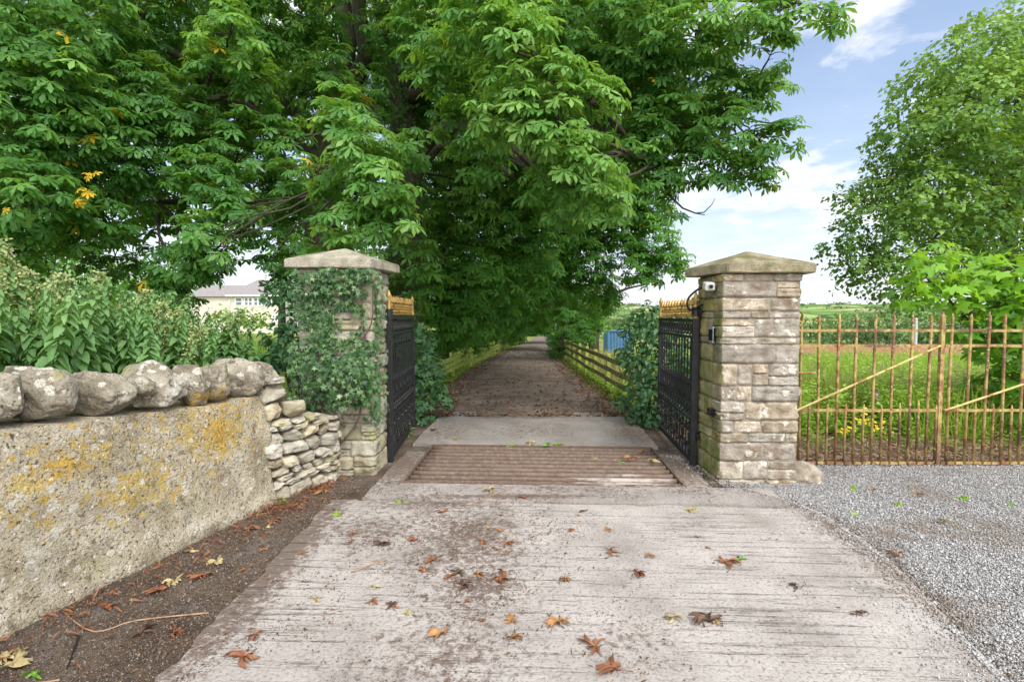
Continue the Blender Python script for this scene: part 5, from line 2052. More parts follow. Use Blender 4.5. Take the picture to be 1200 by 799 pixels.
scatter_blades("field_grass", reg_field, 60000, lambda r, P: r.uniform(.3, .85, len(P)) * np.clip(1.25 - P[:, 1] / 34, .4, 1), .045, 'grass', 401, old=.38)


def reg_near(rg):
    y = 6.5 + 8 * rg.uniform() ** 1.3
    x = rg.uniform(2.9, 3.4 + y * .85)
    return (x, y + 1.1) if (y < 7.4 and 3.4 < x < 5.2) else (x, y)


scatter_blades("meadow_grass", reg_near, 14000, (.3, .85), .035, 'weed', 404, (.15, 1.0), old=.04)


def reg_verge(rg):
    y = 8.6 + 30 * rg.uniform() ** 1.6
    if rg.uniform() < .25:
        return along(LF, y) + rg.normal() * .12 + .12, y
    return along(RF, y) + rg.normal() * .2 - .02, y


scatter_blades("verge_grass", reg_verge, 8000, (.05, .17), .06, 'weed', 402, (.0, .7), old=.06)


def reg_left(rg):
    return rg.uniform(-14, -3.0), rg.uniform(5.5, 34)


scatter_blades("rough_grass", reg_left, 16000, (.2, .7), .05, 'weed', 403, (.0, .5), old=.04)


def herb_bed(name, spots, mat, seed, hfun, tm, lsize, tint=(.2, .9), flowers=None):
    rg = np.random.default_rng(seed)
    lv = Leaves()
    fl = Leaves()
    for (x, y) in spots:
        h = hfun(rg, x, y)
        z = height(x, y) - .06
        lean = rg.normal(size=2) * .12
        k = max(5, int(h / .035))
        f = np.linspace(.12, 1, k)
        P = np.stack([x + lean[0] * f * f * h, y + lean[1] * f * f * h, z + f * h], -1)
        a = np.arange(k) * 2.4 + rg.uniform(0, 6)
        d = np.stack([np.cos(a), np.sin(a), np.full(k, .35)], -1)
        L = lsize * (1.05 - .65 * f) * rg.uniform(.8, 1.2, k)
        nr = UP + d * -.2 + rg.normal(size=(k, 3)) * .25
        t = np.clip(rg.uniform(tint[0], tint[1]) * .5 + .4 * f * tint[1] + rg.uniform(-.1, .1, k), 0, .95)
        lv.add(tm[rg.integers(0, len(tm))], basis(nr, d, L), P, t)
        # stalk as one narrow blade
        lv.add((np.array([(0, -.004, 0), (0, .004, 0), (1, .002, 0), (1, -.002, 0)], float), [(0, 1, 2, 3)]), basis(np.array([[.7, -.7, 0.0]]), np.array([[lean[0] * .5, lean[1] * .5, 1.0]]), [h]), np.array([[x, y, z]]), np.array([.4]))
        if flowers and rg.uniform() < flowers:
            m = 26
            ff = rg.uniform(.82, 1.1, m)
            Q = np.stack([x + lean[0] * ff ** 2 * h, y + lean[1] * ff ** 2 * h, z + ff * h], -1) + rg.normal(size=(m, 3)) * .018
            fl.add(T_SYCF[0], basis(rg.normal(size=(m, 3)), rg.normal(size=(m, 3)), rg.uniform(.02, .04, m)), Q, rg.uniform(.2, .9, m))
    o = lv.build(name, M[mat])
    tag(o, kind="stuff")
    if flowers:
        tag(fl.build("weed_flowers", M['pinkspike']), kind="stuff")


rg_ = np.random.default_rng(5)
sp = []
for _ in range(4200):
    y = 6.7 + 9 * rg_.uniform() ** 1.5
    x = rg_.uniform(3.0, 3.6 + y * .85)
    if y < 7.6 and x < 5.0 and rg_.uniform() < .75:
        continue
    sp.append((x, y))
herb_bed("willowherb_weeds", sp, 'weed', 410, lambda r, x, y: r.uniform(.5, .85) + .05 * ss(7, 12, y), T_LANCE + T_OVA[:1], .17, (.45, 1.0), flowers=.02)
sp = [(x, y) for x, y in zip(rg_.uniform(2.9, 7.8, 330), rg_.uniform(5.75, 6.9, 330))]
herb_bed("bank_weeds", sp, 'weed', 411, lambda r, x, y: r.uniform(.15, .45) * (.5 + .5 * ss(5.7, 6.4, y)), T_OVA + T_LANCE, .11, (.1, .8))
sp = []
for _ in range(170):
    y = 8.5 + 9 * rg_.uniform()
    sp.append((along(RF, y) + rg_.normal() * .12, y) if rg_.uniform() < .6 else (along(LF, y) - .1 + rg_.normal() * .2, max(9, y)))
herb_bed("fence_weeds", sp, 'weed', 412, lambda r, x, y: r.uniform(.15, .45), T_OVA, .12, (.0, .6))
sp = [(-1.5 + rg_.uniform(-.12, .12) + .08 * k, 5.9 + rg_.uniform(0, 1.6)) for k in range(-1, 2) for _ in range(9)]
herb_bed("gate_foot_weeds", sp, 'weed', 413, lambda r, x, y: r.uniform(.08, .26), T_OVA, .09, (.1, .7))

# yellow ragwort clump
rag = thing("ragwort_plant", at(1010, 540, 6.6) * 1, "clump of yellow daisy flowers behind railings, near the stone pillar", "wildflower")
rg = np.random.default_rng(21)
lv, fl = Leaves(), Leaves()
bm = bmesh.new()
for k in range(36):
    tip = at(rg.uniform(985, 1045), rg.normal(507, 11), rg.uniform(6.35, 6.8))
    b = Vector((tip.x + rg.normal() * .06, tip.y + rg.normal() * .06, 0))
    add_tube(bm, bez(b, (b + tip) / 2, tip, 4), .004, 4)
    for j in range(8):
        f = rg.uniform(.2, .9)
        p = b.lerp(tip, f)
        dd = rg.normal(size=(1, 3))
        lv.add(T_LANCE[0], basis(UP[None] + rg.normal(size=(1, 3)) * .3, dd, [rg.uniform(.06, .11)]), np.array(p)[None], rg.uniform(.1, .6, 1))
    for j in range(3):
        c = np.array(tip) + rg.normal(size=3) * .028
        for a in range(7):
            an = a * .9
            dd = np.array([[math.cos(an), math.sin(an) - .2, .1]])
            fl.add(T_SYCF[0], basis(np.array([[.1, -.6, 1.0]]), dd, [.024]), c[None], rg.uniform(.2, .8, 1))
bm_obj("stems", bm, M['stem'], rag)
lv.build("leaves", M['weed'], rag)
fl.build("flower_heads", M['petal'], rag)

# dead stalks and mulch under the railings
rg = np.random.default_rng(31)
lv = Leaves()
n = 4200
x = rg.uniform(2.75, 7.6, n)
y = 5.50 + np.abs(rg.normal(size=n)) * .34 - .05
z = .015 + rg.uniform(0, .05, n) + np.clip(y - 5.7, 0, 1) * .16 * rg.uniform(.2, 1, n)
a = rg.uniform(0, 6.28, n)
d = np.stack([np.cos(a), np.sin(a), rg.normal(size=n) * .35], -1)
lv.add((np.array([(-.5, -.035, 0), (-.5, .035, 0), (.5, .025, .04), (.5, -.025, .04)], float), [(0, 1, 2, 3)]), basis(UP + rg.normal(size=(n, 3)) * .5, d, rg.uniform(.03, .16, n)), np.stack([x, y, z], -1), np.zeros(n))
tag(lv.build("dead_stalk_litter", M['deadstalk']), kind="stuff")
sheet("bark_mulch", ragged([(2.6, 5.36), (9, 5.40), (9, 7.0), (2.6, 7.0)], .15, .05, 8), .02, pm("reddish_mulch", [(.07, .04, .03), (.16, .09, .065), (.24, .16, .12)], 22, .95, 1, 60, .02))

# ------------------------------------------------------------------ gravel stones, crumbs and fallen leaves
def pebble_t(seed):
    rg = np.random.default_rng(seed)
    V = np.array([(1, 0, 0), (-1, 0, 0), (0, 1, 0), (0, -1, 0), (0, 0, 1), (0, 0, -1)], float) * rg.uniform(.6, 1.1, (6, 1)) + rg.normal(size=(6, 3)) * .15
    V[:, 2] *= .7
    F = [(0, 2, 4), (2, 1, 4), (1, 3, 4), (3, 0, 4), (2, 0, 5), (1, 2, 5), (3, 1, 5), (0, 3, 5)]
    return V, F


T_PEB = [pebble_t(s) for s in range(6)]


def apron_right(y):
    pts = [(1.7, .2), (1.98, 1.5), (2.15, 2.24), (2.29, 2.72), (2.42, 3.2), (2.46, 3.6), (2.45, 4.0), (2.36, 4.26), (2.1, 4.6), (2.0, 5.5)]
    for (x0, y0), (x1, y1) in zip(pts, pts[1:]):
        if y <= y1:
            return x0 + (x1 - x0) * (y - y0) / (y1 - y0)
    return 2.0


rg = np.random.default_rng(41)
lv = Leaves()
n = 112000
y = 1.9 + 3.75 * rg.uniform(size=n) ** 1.1
xr = np.array([apron_right(v) for v in y])
x = xr - .03 + rg.uniform(size=n) ** 1.15 * (y * 1.02 + 2.2 - xr)
stray = rg.uniform(size=n) < .022
x[stray] = xr[stray] - np.abs(rg.normal(size=stray.sum())) * .16
s = rg.uniform(.0032, .0085, n) * (1 + .7 * (rg.uniform(size=n) < .05))
z = .012 + s * rg.uniform(.1, .9, n)
z[x < xr] = .035 + s[x < xr] * .4
ok = ~((x > 1.96) & (x < 2.71) & (y > 4.80))
q = rg.normal(size=(n, 3))
Rm = basis(q, rg.normal(size=(n, 3)), s)
w = rg.integers(0, 6, n)
for j in range(6):
    k = (w == j) & ok
    lv.add(T_PEB[j], Rm[k], np.stack([x, y, z], -1)[k], np.zeros(k.sum()))
tag(lv.build("loose_gravel", M['pebble']), kind="stuff")

# crumbs: broken leaf, soil and grit on the concrete and in the verge
lv = Leaves()
n = 26000
x = np.concatenate([rg.normal(-.4, .6, 14000), rg.normal(-1.62, .28, 5000), rg.uniform(-1.6, 2.3, 3000), rg.uniform(-1.5, 2.2, 4000)])
y = np.concatenate([rg.normal(3.3, .9, 14000), rg.uniform(1.9, 5, 5000), rg.uniform(1.9, 4.9, 3000), rg.normal(4.45, .16, 4000)])
cl = np.array([(.6 * mnoise.noise(Vector((a_ * 2.3, b_ * 2.3, 8))) + .5 * mnoise.noise(Vector((a_ * 9, b_ * 9, 3)))) for a_, b_ in zip(x, y)])
ok = (cl > -.06 + .25 * rg.uniform(size=n)) & (y > 1.6) & (y < 4.78) & (x > -2.1) & (x < 2.35)
s = rg.uniform(.0025, .009, n) * (1 + .8 * (rg.uniform(size=n) < .06))
z = np.where(x > -1.5, .038, .004)
lv.add((np.array([(-.8, -.25, 0), (0, -.5, .25), (.9, 0, .05), (.1, .45, .2)], float), [(0, 1, 2, 3)]), basis(UP + rg.normal(size=(n, 3)) * .35, rg.normal(size=(n, 3)), s)[ok], np.stack([x, y, z], -1)[ok], np.zeros(ok.sum()))
tag(lv.build("ground_debris", M['litterbit']), kind="stuff")
lv = Leaves()
m = 4200
yq = rg.uniform(1.9, 4.9, m)
xq = np.array([apron_right(v) for v in yq]) + rg.normal(size=m) * .07 + .02
lv.add(T_PEB[2], basis(rg.normal(size=(m, 3)), rg.normal(size=(m, 3)), rg.uniform(.002, .008, m)), np.stack([xq, yq, np.where(xq < [apron_right(v) for v in yq], .037, .02)], -1), np.zeros(m))
m = 34000
x = rg.uniform(-2.7, -1.45, m)
y = rg.uniform(1.9, 5.1, m)
lv.add(T_PEB[0], basis(rg.normal(size=(m, 3)), rg.normal(size=(m, 3)), rg.uniform(.002, .007, m) * (1 + 1.2 * (rg.uniform(size=m) < .04))), np.stack([x, y, np.full(m, .003)], -1), np.zeros(m))
tag(lv.build("soil_grit", M['grit']), kind="stuff")
lv = Leaves()
m = 7000
y = 7.9 + 22 * rg.uniform(size=m) ** 1.8
x = np.array([along(LF, v) + .2 + (along(RF, v) - along(LF, v) - .3) * (u if w_ < .5 else (.02 + .15 * u if w_ < .7 else .8 + .2 * u)) for v, u, w_ in zip(y, rg.uniform(size=m), rg.uniform(size=m))])
z = np.array([height(a_, b_) for a_, b_ in zip(x, y)]) + .045
lv.add((np.array([(-.8, -.25, 0), (0, -.5, .25), (.9, 0, .05), (.1, .45, .2)], float), [(0, 1, 2, 3)]), basis(UP + rg.normal(size=(m, 3)) * .45, rg.normal(size=(m, 3)), rg.uniform(.012, .05, m)), np.stack([x, y, z], -1), np.zeros(m))
tag(lv.build("drive_litter", M['litterbit']), kind="stuff")
# heap of shredded russet leaf against the pillar and wall foot
lv = Leaves()
m = 900
c = np.concatenate([np.array(G(368, 570))[None] + rg.normal(size=(620, 3)) * np.array([.11, .13, 0]), np.array(G(330, 595))[None] + rg.normal(size=(280, 3)) * np.array([.16, .12, 0])])
n2 = 520
sw = rg.uniform(WL * .55, WL, n2)
wp = [wall_pt(v) for v in sw]
c = np.concatenate([c, np.array([(p_.x + n_.x * o_, p_.y + n_.y * o_, .01) for (p_, n_, d_), o_ in zip(wp, .09 + np.abs(rg.normal(size=n2)) * .16)])])
m = len(c)
c[:, 2] = .01 + rg.uniform(0, .03, m)
lv.add(T_LANCE[1], basis(UP + rg.normal(size=(m, 3)) * .7, rg.normal(size=(m, 3)), rg.uniform(.02, .07, m)), c, np.zeros(m))
tag(lv.build("leaf_litter", M['leaf_rust']), kind="stuff")


def curled_leaf(seed, nl, curl, ln):
    curl *= .8
    """a dried palmate leaf: narrow leaflets rolled and lifted at their tips"""
    rg = np.random.default_rng(seed)
    bm = bmesh.new()
    bend = rg.uniform(-.6, .6)
    for i in range(nl):
        a = (i / max(1, nl - 1) * 2 - 1) * R(rg.uniform(60, 170)) + rg.normal() * .5
        L = ln * rg.uniform(.3, 1.0)
        w = ln * rg.uniform(.09, .17)
        prev = None
        tw = rg.uniform(-1.3, 1.3)
        lift = rg.uniform(.1, 1) * curl
        for k in range(7):
            t = k / 6
            aa = a + bend * t * t + tw * t * .6
            r = L * t
            x, y = r * math.cos(aa), r * math.sin(aa)
            z = lift * L * (.9 * t - .75 * t * t) + .006
            ww = w * math.sin(math.pi * min(.97, t * .9 + .08)) ** .8
            px_, py_ = -math.sin(aa), math.cos(aa)
            roll = .9 * curl + .3
            row = [bm.verts.new((x + px_ * s_ * ww * math.cos(roll * abs(s_)), y + py_ * s_ * ww * math.cos(roll * abs(s_)), z + abs(s_) * ww * math.sin(roll) + tw * s_ * ww * .7 * t + .001 * i)) for s_ in (-1, 0, 1)]
            if prev:
                for j in range(2):
                    bm.faces.new((prev[j], prev[j + 1], row[j + 1], row[j]))
            prev = row
    add_tube(bm, [Vector((0, 0, .006)), Vector((-ln * .3, ln * .05, .012)), Vector((-ln * .65, -ln * .03, .006))], ln * .016, 4)
    zmin = min(v.co.z for v in bm.verts)
    for v in bm.verts:
        v.co.z -= zmin
    me = bpy.data.meshes.new("fallen_leaf")
    bm.to_mesh(me)
    bm.free()
    me.shade_smooth()
    return me


LM = {}
for cname, mk in (('rust', 'leaf_rust'), ('orange', 'leaf_orange'), ('straw', 'leaf_straw'), ('green', 'leaf_green'), ('dark', 'leaf_dark')):
    LM[cname] = []
    for v in range(4):
        me = curled_leaf(hash((cname == 'rust') * 7 + (cname == 'orange') * 13 + (cname == 'straw') * 17 + (cname == 'green') * 23 + v * 3 + 5) % 999, 7 + v % 3, .25 if cname == 'green' else .55, .12)
        me.materials.append(M[mk])
        LM[cname].append(me)
fl_ = [
    (657, 660 + 70, 'orange', 1.25, "long curled orange leaf lying across the concrete, below its middle"),
    (812, 599, 'straw', 1.3, "shrivelled straw-brown leaf bundle at concrete's edge, before right pillar"),
    (850, 661, 'rust', 1.2, "rust-brown shrivelled leaf with a green leaf beside it"),
    (868, 657, 'green', .8, "small fresh green leaf touching a rust-brown one"),
    (830, 730, 'dark', 1.25, "large dark brown matted leaf at the concrete's lower right"),
    (787, 726, 'straw', .9, "pale straw-coloured leaf beside the large dark matted one"),
    (748, 673, 'rust', 1.1, "rust-brown leaf with folded tips, right of middle on concrete"),
    (717, 649, 'rust', .8, "small rust leaf below the grid's pale worn bars"),
    (697, 760, 'rust', 1.2, "shredded rust leaf near the bottom edge, right of curled orange one"),
    (722, 787, 'rust', 1.3, "brown leaf with dark stalk at the bottom edge"),
    (519, 744, 'orange', .95, "orange leaf lying alone on lower left concrete"),
    (478, 719, 'straw', .6, "small yellow leaf on concrete above an orange one"),
    (560, 674, 'orange', .9, "orange leaf in the dark crumb patch mid concrete"),
    (590, 680, 'rust', 1.3, "rust leaf lying in the dark crumb patch"),
    (447, 639, 'dark', .9, "crumpled dark leaf on concrete near its left edge"),
    (487, 634, 'rust', .9, "rust leaf with yellow tip beside a crumpled dark one"),
    (508, 658, 'rust', .9, "flat rust leaf above the orange-flecked crumb patch"),
    (543, 688, 'dark', 1.0, "narrow dark leaf left of the crumb patch"),
    (573, 576, 'straw', 1.2, "straw-coloured leaf bundle against cattle grid's front edge"),
    (288, 772, 'rust', 1.2, "curled brown leaf at the concrete's lower left corner"),
    (300, 745, 'rust', .7, "small brown star-shaped leaf near the concrete's left edge"),
    (125, 709, 'rust', 1.0, "reddish leaf at the wall's foot beside a pale stalk"),
    (165, 737, 'dark', 1.0, "dark star-shaped leaf in the soil verge"),
    (205, 735, 'rust', .9, "brown leaf in the soil verge, right of dark star-shaped one"),
    (255, 654, 'straw', 1.2, "pale straw leaf at the foot of roughcast wall"),
    (240, 670, 'rust', 1.1, "rust leaf below the pale straw one beside wall"),
    (205, 677, 'straw', 1.3, "straw leaf with torn tips in the soil verge"),
    (190, 688, 'rust', 1.1, "rust leaf under the torn straw one"),
    (318, 608, 'rust', 1.1, "rust leaf by wall foot, close to the dry stones"),
    (290, 617, 'rust', 1.0, "rust leaf along wall foot, second from the dry stones"),
    (378, 573, 'orange', 1.2, "orange-tan leaf on the russet heap before ivied pillar"),
    (330, 584, 'green', .9, "flat green leaf at the corner where wall meets dry stones"),
    (15, 775, 'straw', 1.5, "large pale leaf in the bottom left corner"),
    (40, 785, 'green', .9, "green leaf in the bottom left corner"),
    (12, 765, 'straw', 1.2, "yellowish leaf just above the large pale corner leaf"),
    (740, 540, 'orange', 1.3, "orange leaf on the right end of cattle grid"),
    (765, 543, 'straw', 1.2, "yellow-green leaf on cattle grid near right gate"),
    (728, 545, 'green', .8, "small green leaf on the cattle grid's right half"),
    (755, 532, 'rust', 1.2, "brown leaf at cattle grid's rear right corner"),
    (622, 521, 'straw', 1.2, "pale leaf lying behind cattle grid on the slab"),
    (640, 523, 'green', 1.0, "green sprig leaf behind cattle grid on the slab"),
    (697, 540, 'straw', .6, "tiny pale leaf on cattle grid bars"),
    (1110, 612, 'straw', 1.2, "straw leaf on the gravel near right edge"),
    (1075, 578, 'rust', .8, "brown leaf on gravel below the yellow flowers"),
    (1022, 573, 'orange', .7, "orange leaf on the gravel below railings"),
    (1050, 650, 'rust', .8, "russet leaf at edge of gravel and concrete"),
    (762, 652, 'orange', .55, "tiny orange leaf above right of middle on concrete"),
    (663, 679, 'orange', .5, "tiny orange leaf right of the crumb patch"),
    (600, 749, 'orange', .7, "small orange leaf near bottom, left of long curled one"),
    (932, 688, 'dark', .7, "small dark leaf on the bare right side of concrete"),
    (1008, 720, 'dark', .45, "tiny dark fleck of leaf near concrete's right edge"),
]
rl = random.Random(3)
for i, (px_, py_, cn, sc, lab) in enumerate(fl_):
    p = G(px_, py_, .03)
    z = .037
    if p.x < -1.5:
        z = .004
    elif p.x > 2.5:
        z = .026
    elif 4.68 < p.y < 6.1:
        z = .052
    o = bpy.data.objects.new("fallen_leaf", LM[cn][rl.randrange(4)])
    COL.objects.link(o)
    o.location = (p.x, p.y, z)
    o.rotation_euler = (0, 0, rl.uniform(0, 6.28))
    sc *= .72
    o.scale = (sc, sc, sc * rl.uniform(1.0, 1.5))
    tag(o, lab, "fallen leaf", "fallen leaves on the ground")
# shreds that have broken off the larger leaves
lv = Leaves()
rgs = np.random.default_rng(88)
for (px_, py_, cn, sc, lab) in fl_:
    if cn in ('rust', 'dark', 'orange') and py_ > 590:
        p = G(px_, py_, .035)
        if p.x < -1.5 or p.x > 2.3:
            continue
        m = rgs.integers(8, 26)
        c = np.array((p.x, p.y, .04)) + rgs.normal(size=(m, 3)) * np.array([.06, .045, 0]) * sc
        c[:, 2] = .038 + rgs.uniform(0, .01, m)
        lv.add(T_LANCE[1], basis(UP + rgs.normal(size=(m, 3)) * .5, rgs.normal(size=(m, 3)), rgs.uniform(.012, .045, m)), c, np.zeros(m))
m = 420
c = np.stack([rgs.normal(-.25, .28, m), rgs.normal(3.45, .38, m), np.full(m, .039)], -1)
lv.add(T_LANCE[1], basis(UP + rgs.normal(size=(m, 3)) * .4, rgs.normal(size=(m, 3)), rgs.uniform(.008, .035, m)), c, np.zeros(m))
tag(lv.build("leaf_shreds", M['leaf_dark']), kind="stuff")
# unremarkable little leaves
for i in range(70):
    r_ = rl.random()
    if r_ < .5:
        p = Vector((rl.gauss(-.2, .8), rl.uniform(2.3, 4.6), 0))
    elif r_ < .75:
        p = Vector((-2.2 + rl.uniform(0, .6), rl.uniform(2.4, 4.6), 0))
    else:
        p = Vector((rl.uniform(-1.2, 2.0), rl.uniform(6.4, 13), 0))
    if 4.15 < p.y < 4.3:
        continue
    onsoil = p.x < -1.53
    if onsoil and p.x < -2.45 + (p.y - 2.5) * .27:
        continue
    cn = rl.choice(['rust', 'rust', 'dark', 'orange', 'straw'])
    o = bpy.data.objects.new("fallen_leaf", LM[cn][rl.randrange(4)])
    COL.objects.link(o)
    z = .004 if onsoil else (.037 if p.y < 8.2 else height(p.x, p.y) + .03)
    o.location = (p.x, p.y, z)
    o.rotation_euler = (0, 0, rl.uniform(0, 6.28))
    s = rl.uniform(.25, .6) if p.y < 6 else rl.uniform(.5, .9)
    o.scale = (s, s, s)
    where = "soil verge" if onsoil else ("concrete apron" if p.y < 6 else ("slab behind the cattle grid" if p.y < 8.2 else "dirt drive"))
    col_ = {'rust': 'rust-brown', 'dark': 'dark brown', 'orange': 'orange', 'straw': 'straw-coloured'}[cn]
    tag(o, "small %s dried leaf on the %s" % (col_, where), "fallen leaf", "small dried leaves, %s on the %s" % (col_, where))
# twigs
for i, (pts, lab) in enumerate((([(245, 715), (160, 724), (110, 737), (75, 715)], "pale bare stalk at wall foot in the soil verge"), ([(92, 742), (84, 765), (78, 780)], "short black feather-like twig in the soil verge"),
                                ([(412, 674), (440, 663), (452, 660)], "thin pale stalk on concrete left of crumb patch"), ([(600, 574), (560, 590), (545, 600)], "bent pale stalk in front of cattle grid"),
                                ([(70, 793), (40, 797), (-20, 799)], "pale twig in the bottom left corner"))):
    bm = bmesh.new()
    q = []
    for a, b in pts:
        p = G(a, b, .02)
        q.append(Vector((p.x, p.y, .008 if p.x < -1.5 else .041)))
    limb(bm, q, .005 if i != 1 else .008, .003, 5, .2, i, 4)
    tag(bm_obj("twig", bm, M['deadstalk'] if i != 1 else M['lens'], None, True), lab, "twig")

# tufts growing in the gravel and along the grid
for i, (px_, py_, s_, lab) in enumerate(((1002, 602, .05, "small green weed in gravel nearest concrete edge"), (1002, 573, .05, "small green weed in gravel near the guard stone"), (1128, 583, .06, "pale green weed in gravel below railing post"),
                                         (1052, 590, .04, "tiny weed in gravel between two larger tufts"), (1183, 590, .05, "small weed in the gravel near right edge"), (470, 590, .04, "small green weed at rear left corner of concrete"), (395, 606, .05, "green weed at the concrete's left rear edge"),
                                         (655, 523, .06, "green weed tuft between cattle grid and rear slab"), (600, 524, .045, "smaller weed tuft behind cattle grid's middle"))):
    rgw = np.random.default_rng(500 + i)
    p = G(px_, py_, .02)
    lv = Leaves()
    n = 22
    d = rgw.normal(size=(n, 3)) * np.array([1, 1, .2]) + np.array([0, 0, .7])
    lv.add(T_OVA[0], basis(UP + rgw.normal(size=(n, 3)) * .4, d, rgw.uniform(.5, 1.1, n) * s_), np.array((p.x, p.y, .015 if p.x > 2.4 or p.x < -1.5 else .036)) + rgw.normal(size=(n, 3)) * np.array([1, 1, 0]) * s_ * .3, rgw.uniform(.2, .9, n))
    tag(lv.build("weed_tuft", M['weed']), lab, "weed")

# ------------------------------------------------------------------ far things
# pale house on the left
hb = thing("house", (-24.8, 50, .3), "cream house with grey slate roof and white windows, seen left of pillar", "house")


def hbox(nm, lo, hi, mat, par, bev=0):
    bm = bmesh.new()
    add_box(bm, lo, hi, bev)
    return bm_obj(nm, bm, M[mat], par)


x0, x1, yf = at(270, 350, 50).x, at(327, 350, 50).x, 50.0
zg, ze, zr_ = -.4, at(0, 346, 50).z, at(0, 327, 50).z
hbox("wall", (x0, yf, zg), (x1, yf + 9, ze), 'cream', hb)
hbox("wing_wall", (x0 - 5, yf + 1.5, zg), (x0 - .01, yf + 9, ze - .1), 'cream', hb)
bm = bmesh.new()
A_, B_, C_, D_ = [bm.verts.new(p) for p in ((x0 - .3, yf - .3, ze), (x1 + .3, yf - .3, ze), (x1 + .3, yf + 9.3, ze), (x0 - .3, yf + 9.3, ze))]
E_, F_ = bm.verts.new((x0 - .3 + .8, yf + 4.5, zr_ + .25)), bm.verts.new((x1 - 1.7, yf + 4.5, zr_ + .25))
for f in ((A_, B_, F_, E_), (B_, C_, F_), (C_, D_, E_, F_), (D_, A_, E_), (D_, C_, B_, A_)):
    bm.faces.new(f)
rf = bm_obj("roof", bm, M['slate'], hb)
hbox("gutter", (x0 - .3, yf - .40, ze - .12), (x1 + .3, yf - .305, ze + .02), 'white', hb, .02)
bm = bmesh.new()
A_, B_, C_, D_ = [bm.verts.new(p) for p in ((x0 - 5.3, yf + 1.2, ze - .08), (x0 - .31, yf + 1.2, ze - .08), (x0 - .31, yf + 9.2, ze - .08), (x0 - 5.3, yf + 9.2, ze - .08))]
E_, F_ = bm.verts.new((x0 - 5.3, yf + 5.2, zr_ - .3)), bm.verts.new((x0 - .31, yf + 5.2, zr_ - .3))
for f in ((A_, B_, F_, E_), (C_, D_, E_, F_), (D_, A_, E_), (B_, C_, F_), (D_, C_, B_, A_)):
    bm.faces.new(f)
bm_obj("wing_roof", bm, M['slate'], hb)
zt_w, zb_w = at(0, 348.5, 50).z, at(0, 358.5, 50).z


def window(xa, xb, za, zb, nx, nz, y):
    fr = bmesh.new()
    add_box(fr, (xa, y - .06, za), (xb, y - .004, za + .07))
    add_box(fr, (xa, y - .06, zb - .07), (xb, y - .004, zb))
    for k in range(nx + 1):
        xx = xa + (xb - xa) * k / nx
        add_box(fr, (xx - .06, y - .063, za + .071), (xx + .06, y - .008, zb - .071))
    for k in range(1, nz):
        zz = za + (zb - za) * k / nz
        add_box(fr, (xa + .031, y - .055, zz - .035), (xb - .031, y - .012, zz + .035))
    w = bm_obj("window", fr, M['white'], hb)
    p = bmesh.new()
    add_box(p, (xa + .02, y - .03, za + .02), (xb - .02, y - .016, zb - .02))
    o = bm_obj("pane", p, M['glass'])
    o.parent = w
    o.matrix_parent_inverse = w.matrix_world.inverted()
    return w


wx = [at(p, 350, 50).x for p in (276, 284, 286.5, 296, 297.5, 307, 308.5, 317, 318, 326)]
for i in range(0, 10, 2):
    window(wx[i], wx[i + 1], zb_w, zt_w, 2 if i else 1, 2, yf)
window(at(319, 370, 50).x, at(325.5, 370, 50).x, at(0, 377, 50).z, at(0, 369, 50).z, 2, 2, yf)
window(at(259, 350, 50).x, at(265, 350, 50).x, at(0, 358, 50).z, at(0, 351, 50).z, 2, 2, yf + 1.5)
shrub("rounded light-green garden bush in front of cream house", at(300, 382, 42), [CW(*a) + b for a, b in [((290, 374, 42, 12), (.3, .9)), ((304, 373, 42, 11), (.3, .9)), ((312, 378, 42, 7), (.2, .7)), ((278, 374, 42, 11), (.2, .8)), ((263, 368, 40, 9), (.4, .95)), ((250, 372, 40, 12), (.2, .7))]], 'hedge', T_SYCF, .35, 14, 601, "garden_bush", "bush")
for i, (px_, py_, Y, r_, lab) in enumerate(((335, 330, 60, 22, "dark conifer-like tree behind the cream house"), (240, 325, 70, 16, "tree top behind the house roof, left of its ridge"))):
    c, r = CW(px_, py_, Y, r_)
    b = Vector((c.x, c.y, -.3))
    make_tree("garden_tree", lab, [([b, b + V3(0, 0, c.z * .6), c], .3, .1)], [(c, r, .0, .5), (c - V3(.5, 0, 2.2), (r[0] * 1.2, r[1], r[2]), .0, .4)], 'far_tree', 'loose', .5, 12, 610 + i)
sheet("garden_lawn", [(-30, 40), (-16, 40), (-19, 50), (-32, 50)], .02 - .06 + height(-20, 45), pm("mown_lawn", [(.13, .2, .03), (.22, .3, .05)], .8, .95, .3, 20))

# brick wall, pole, blue container in the field
yb = 42.0
bw = thing("brick_wall", (18, yb, -2), "long low red-brick wall across the far side of field", "wall")
hbox("wall_body", (at(935, 410, yb).x, yb, -2.3), (at(1330, 410, yb).x, yb + .35, at(0, 405.5, yb).z), 'brick', bw)
hbox("coping", (at(935, 410, yb).x - .05, yb - .05, at(0, 405.5, yb).z + .003), (at(1330, 410, yb).x + .05, yb + .40, at(0, 403.6, yb).z), 'brick', bw)
pl = thing("pole", (at(1073, 400, 48).x, 48, -2), "slim pale grey pole beyond brick wall", "pole")
bm = bmesh.new()
q = at(1073, 400, 48)
add_tube(bm, [Vector((q.x, 48, -2.2)), Vector((q.x, 48, at(0, 374, 48).z))], [.14, .10], 10)
bm_obj("shaft", bm, M['pole'], pl)
bm = bmesh.new()
add_tube(bm, [Vector((q.x, 48, at(0, 374, 48).z + .002)), Vector((q.x, 48, at(0, 372.5, 48).z))], [.14, .02], 10)
bm_obj("pole_cap", bm, M['pole'], pl)
dpst = thing("marker_post", (at(651, 390, 27).x, 27, -.6), "dark slender post at drive's right beneath the trees", "post")
bm = bmesh.new()
q = at(651, 390, 27)
add_tube(bm, [Vector((q.x, 27, -.7)), Vector((q.x, 27, at(0, 374, 27).z))], [.06, .05], 8)
bm_obj("shaft", bm, M['silver'], dpst)
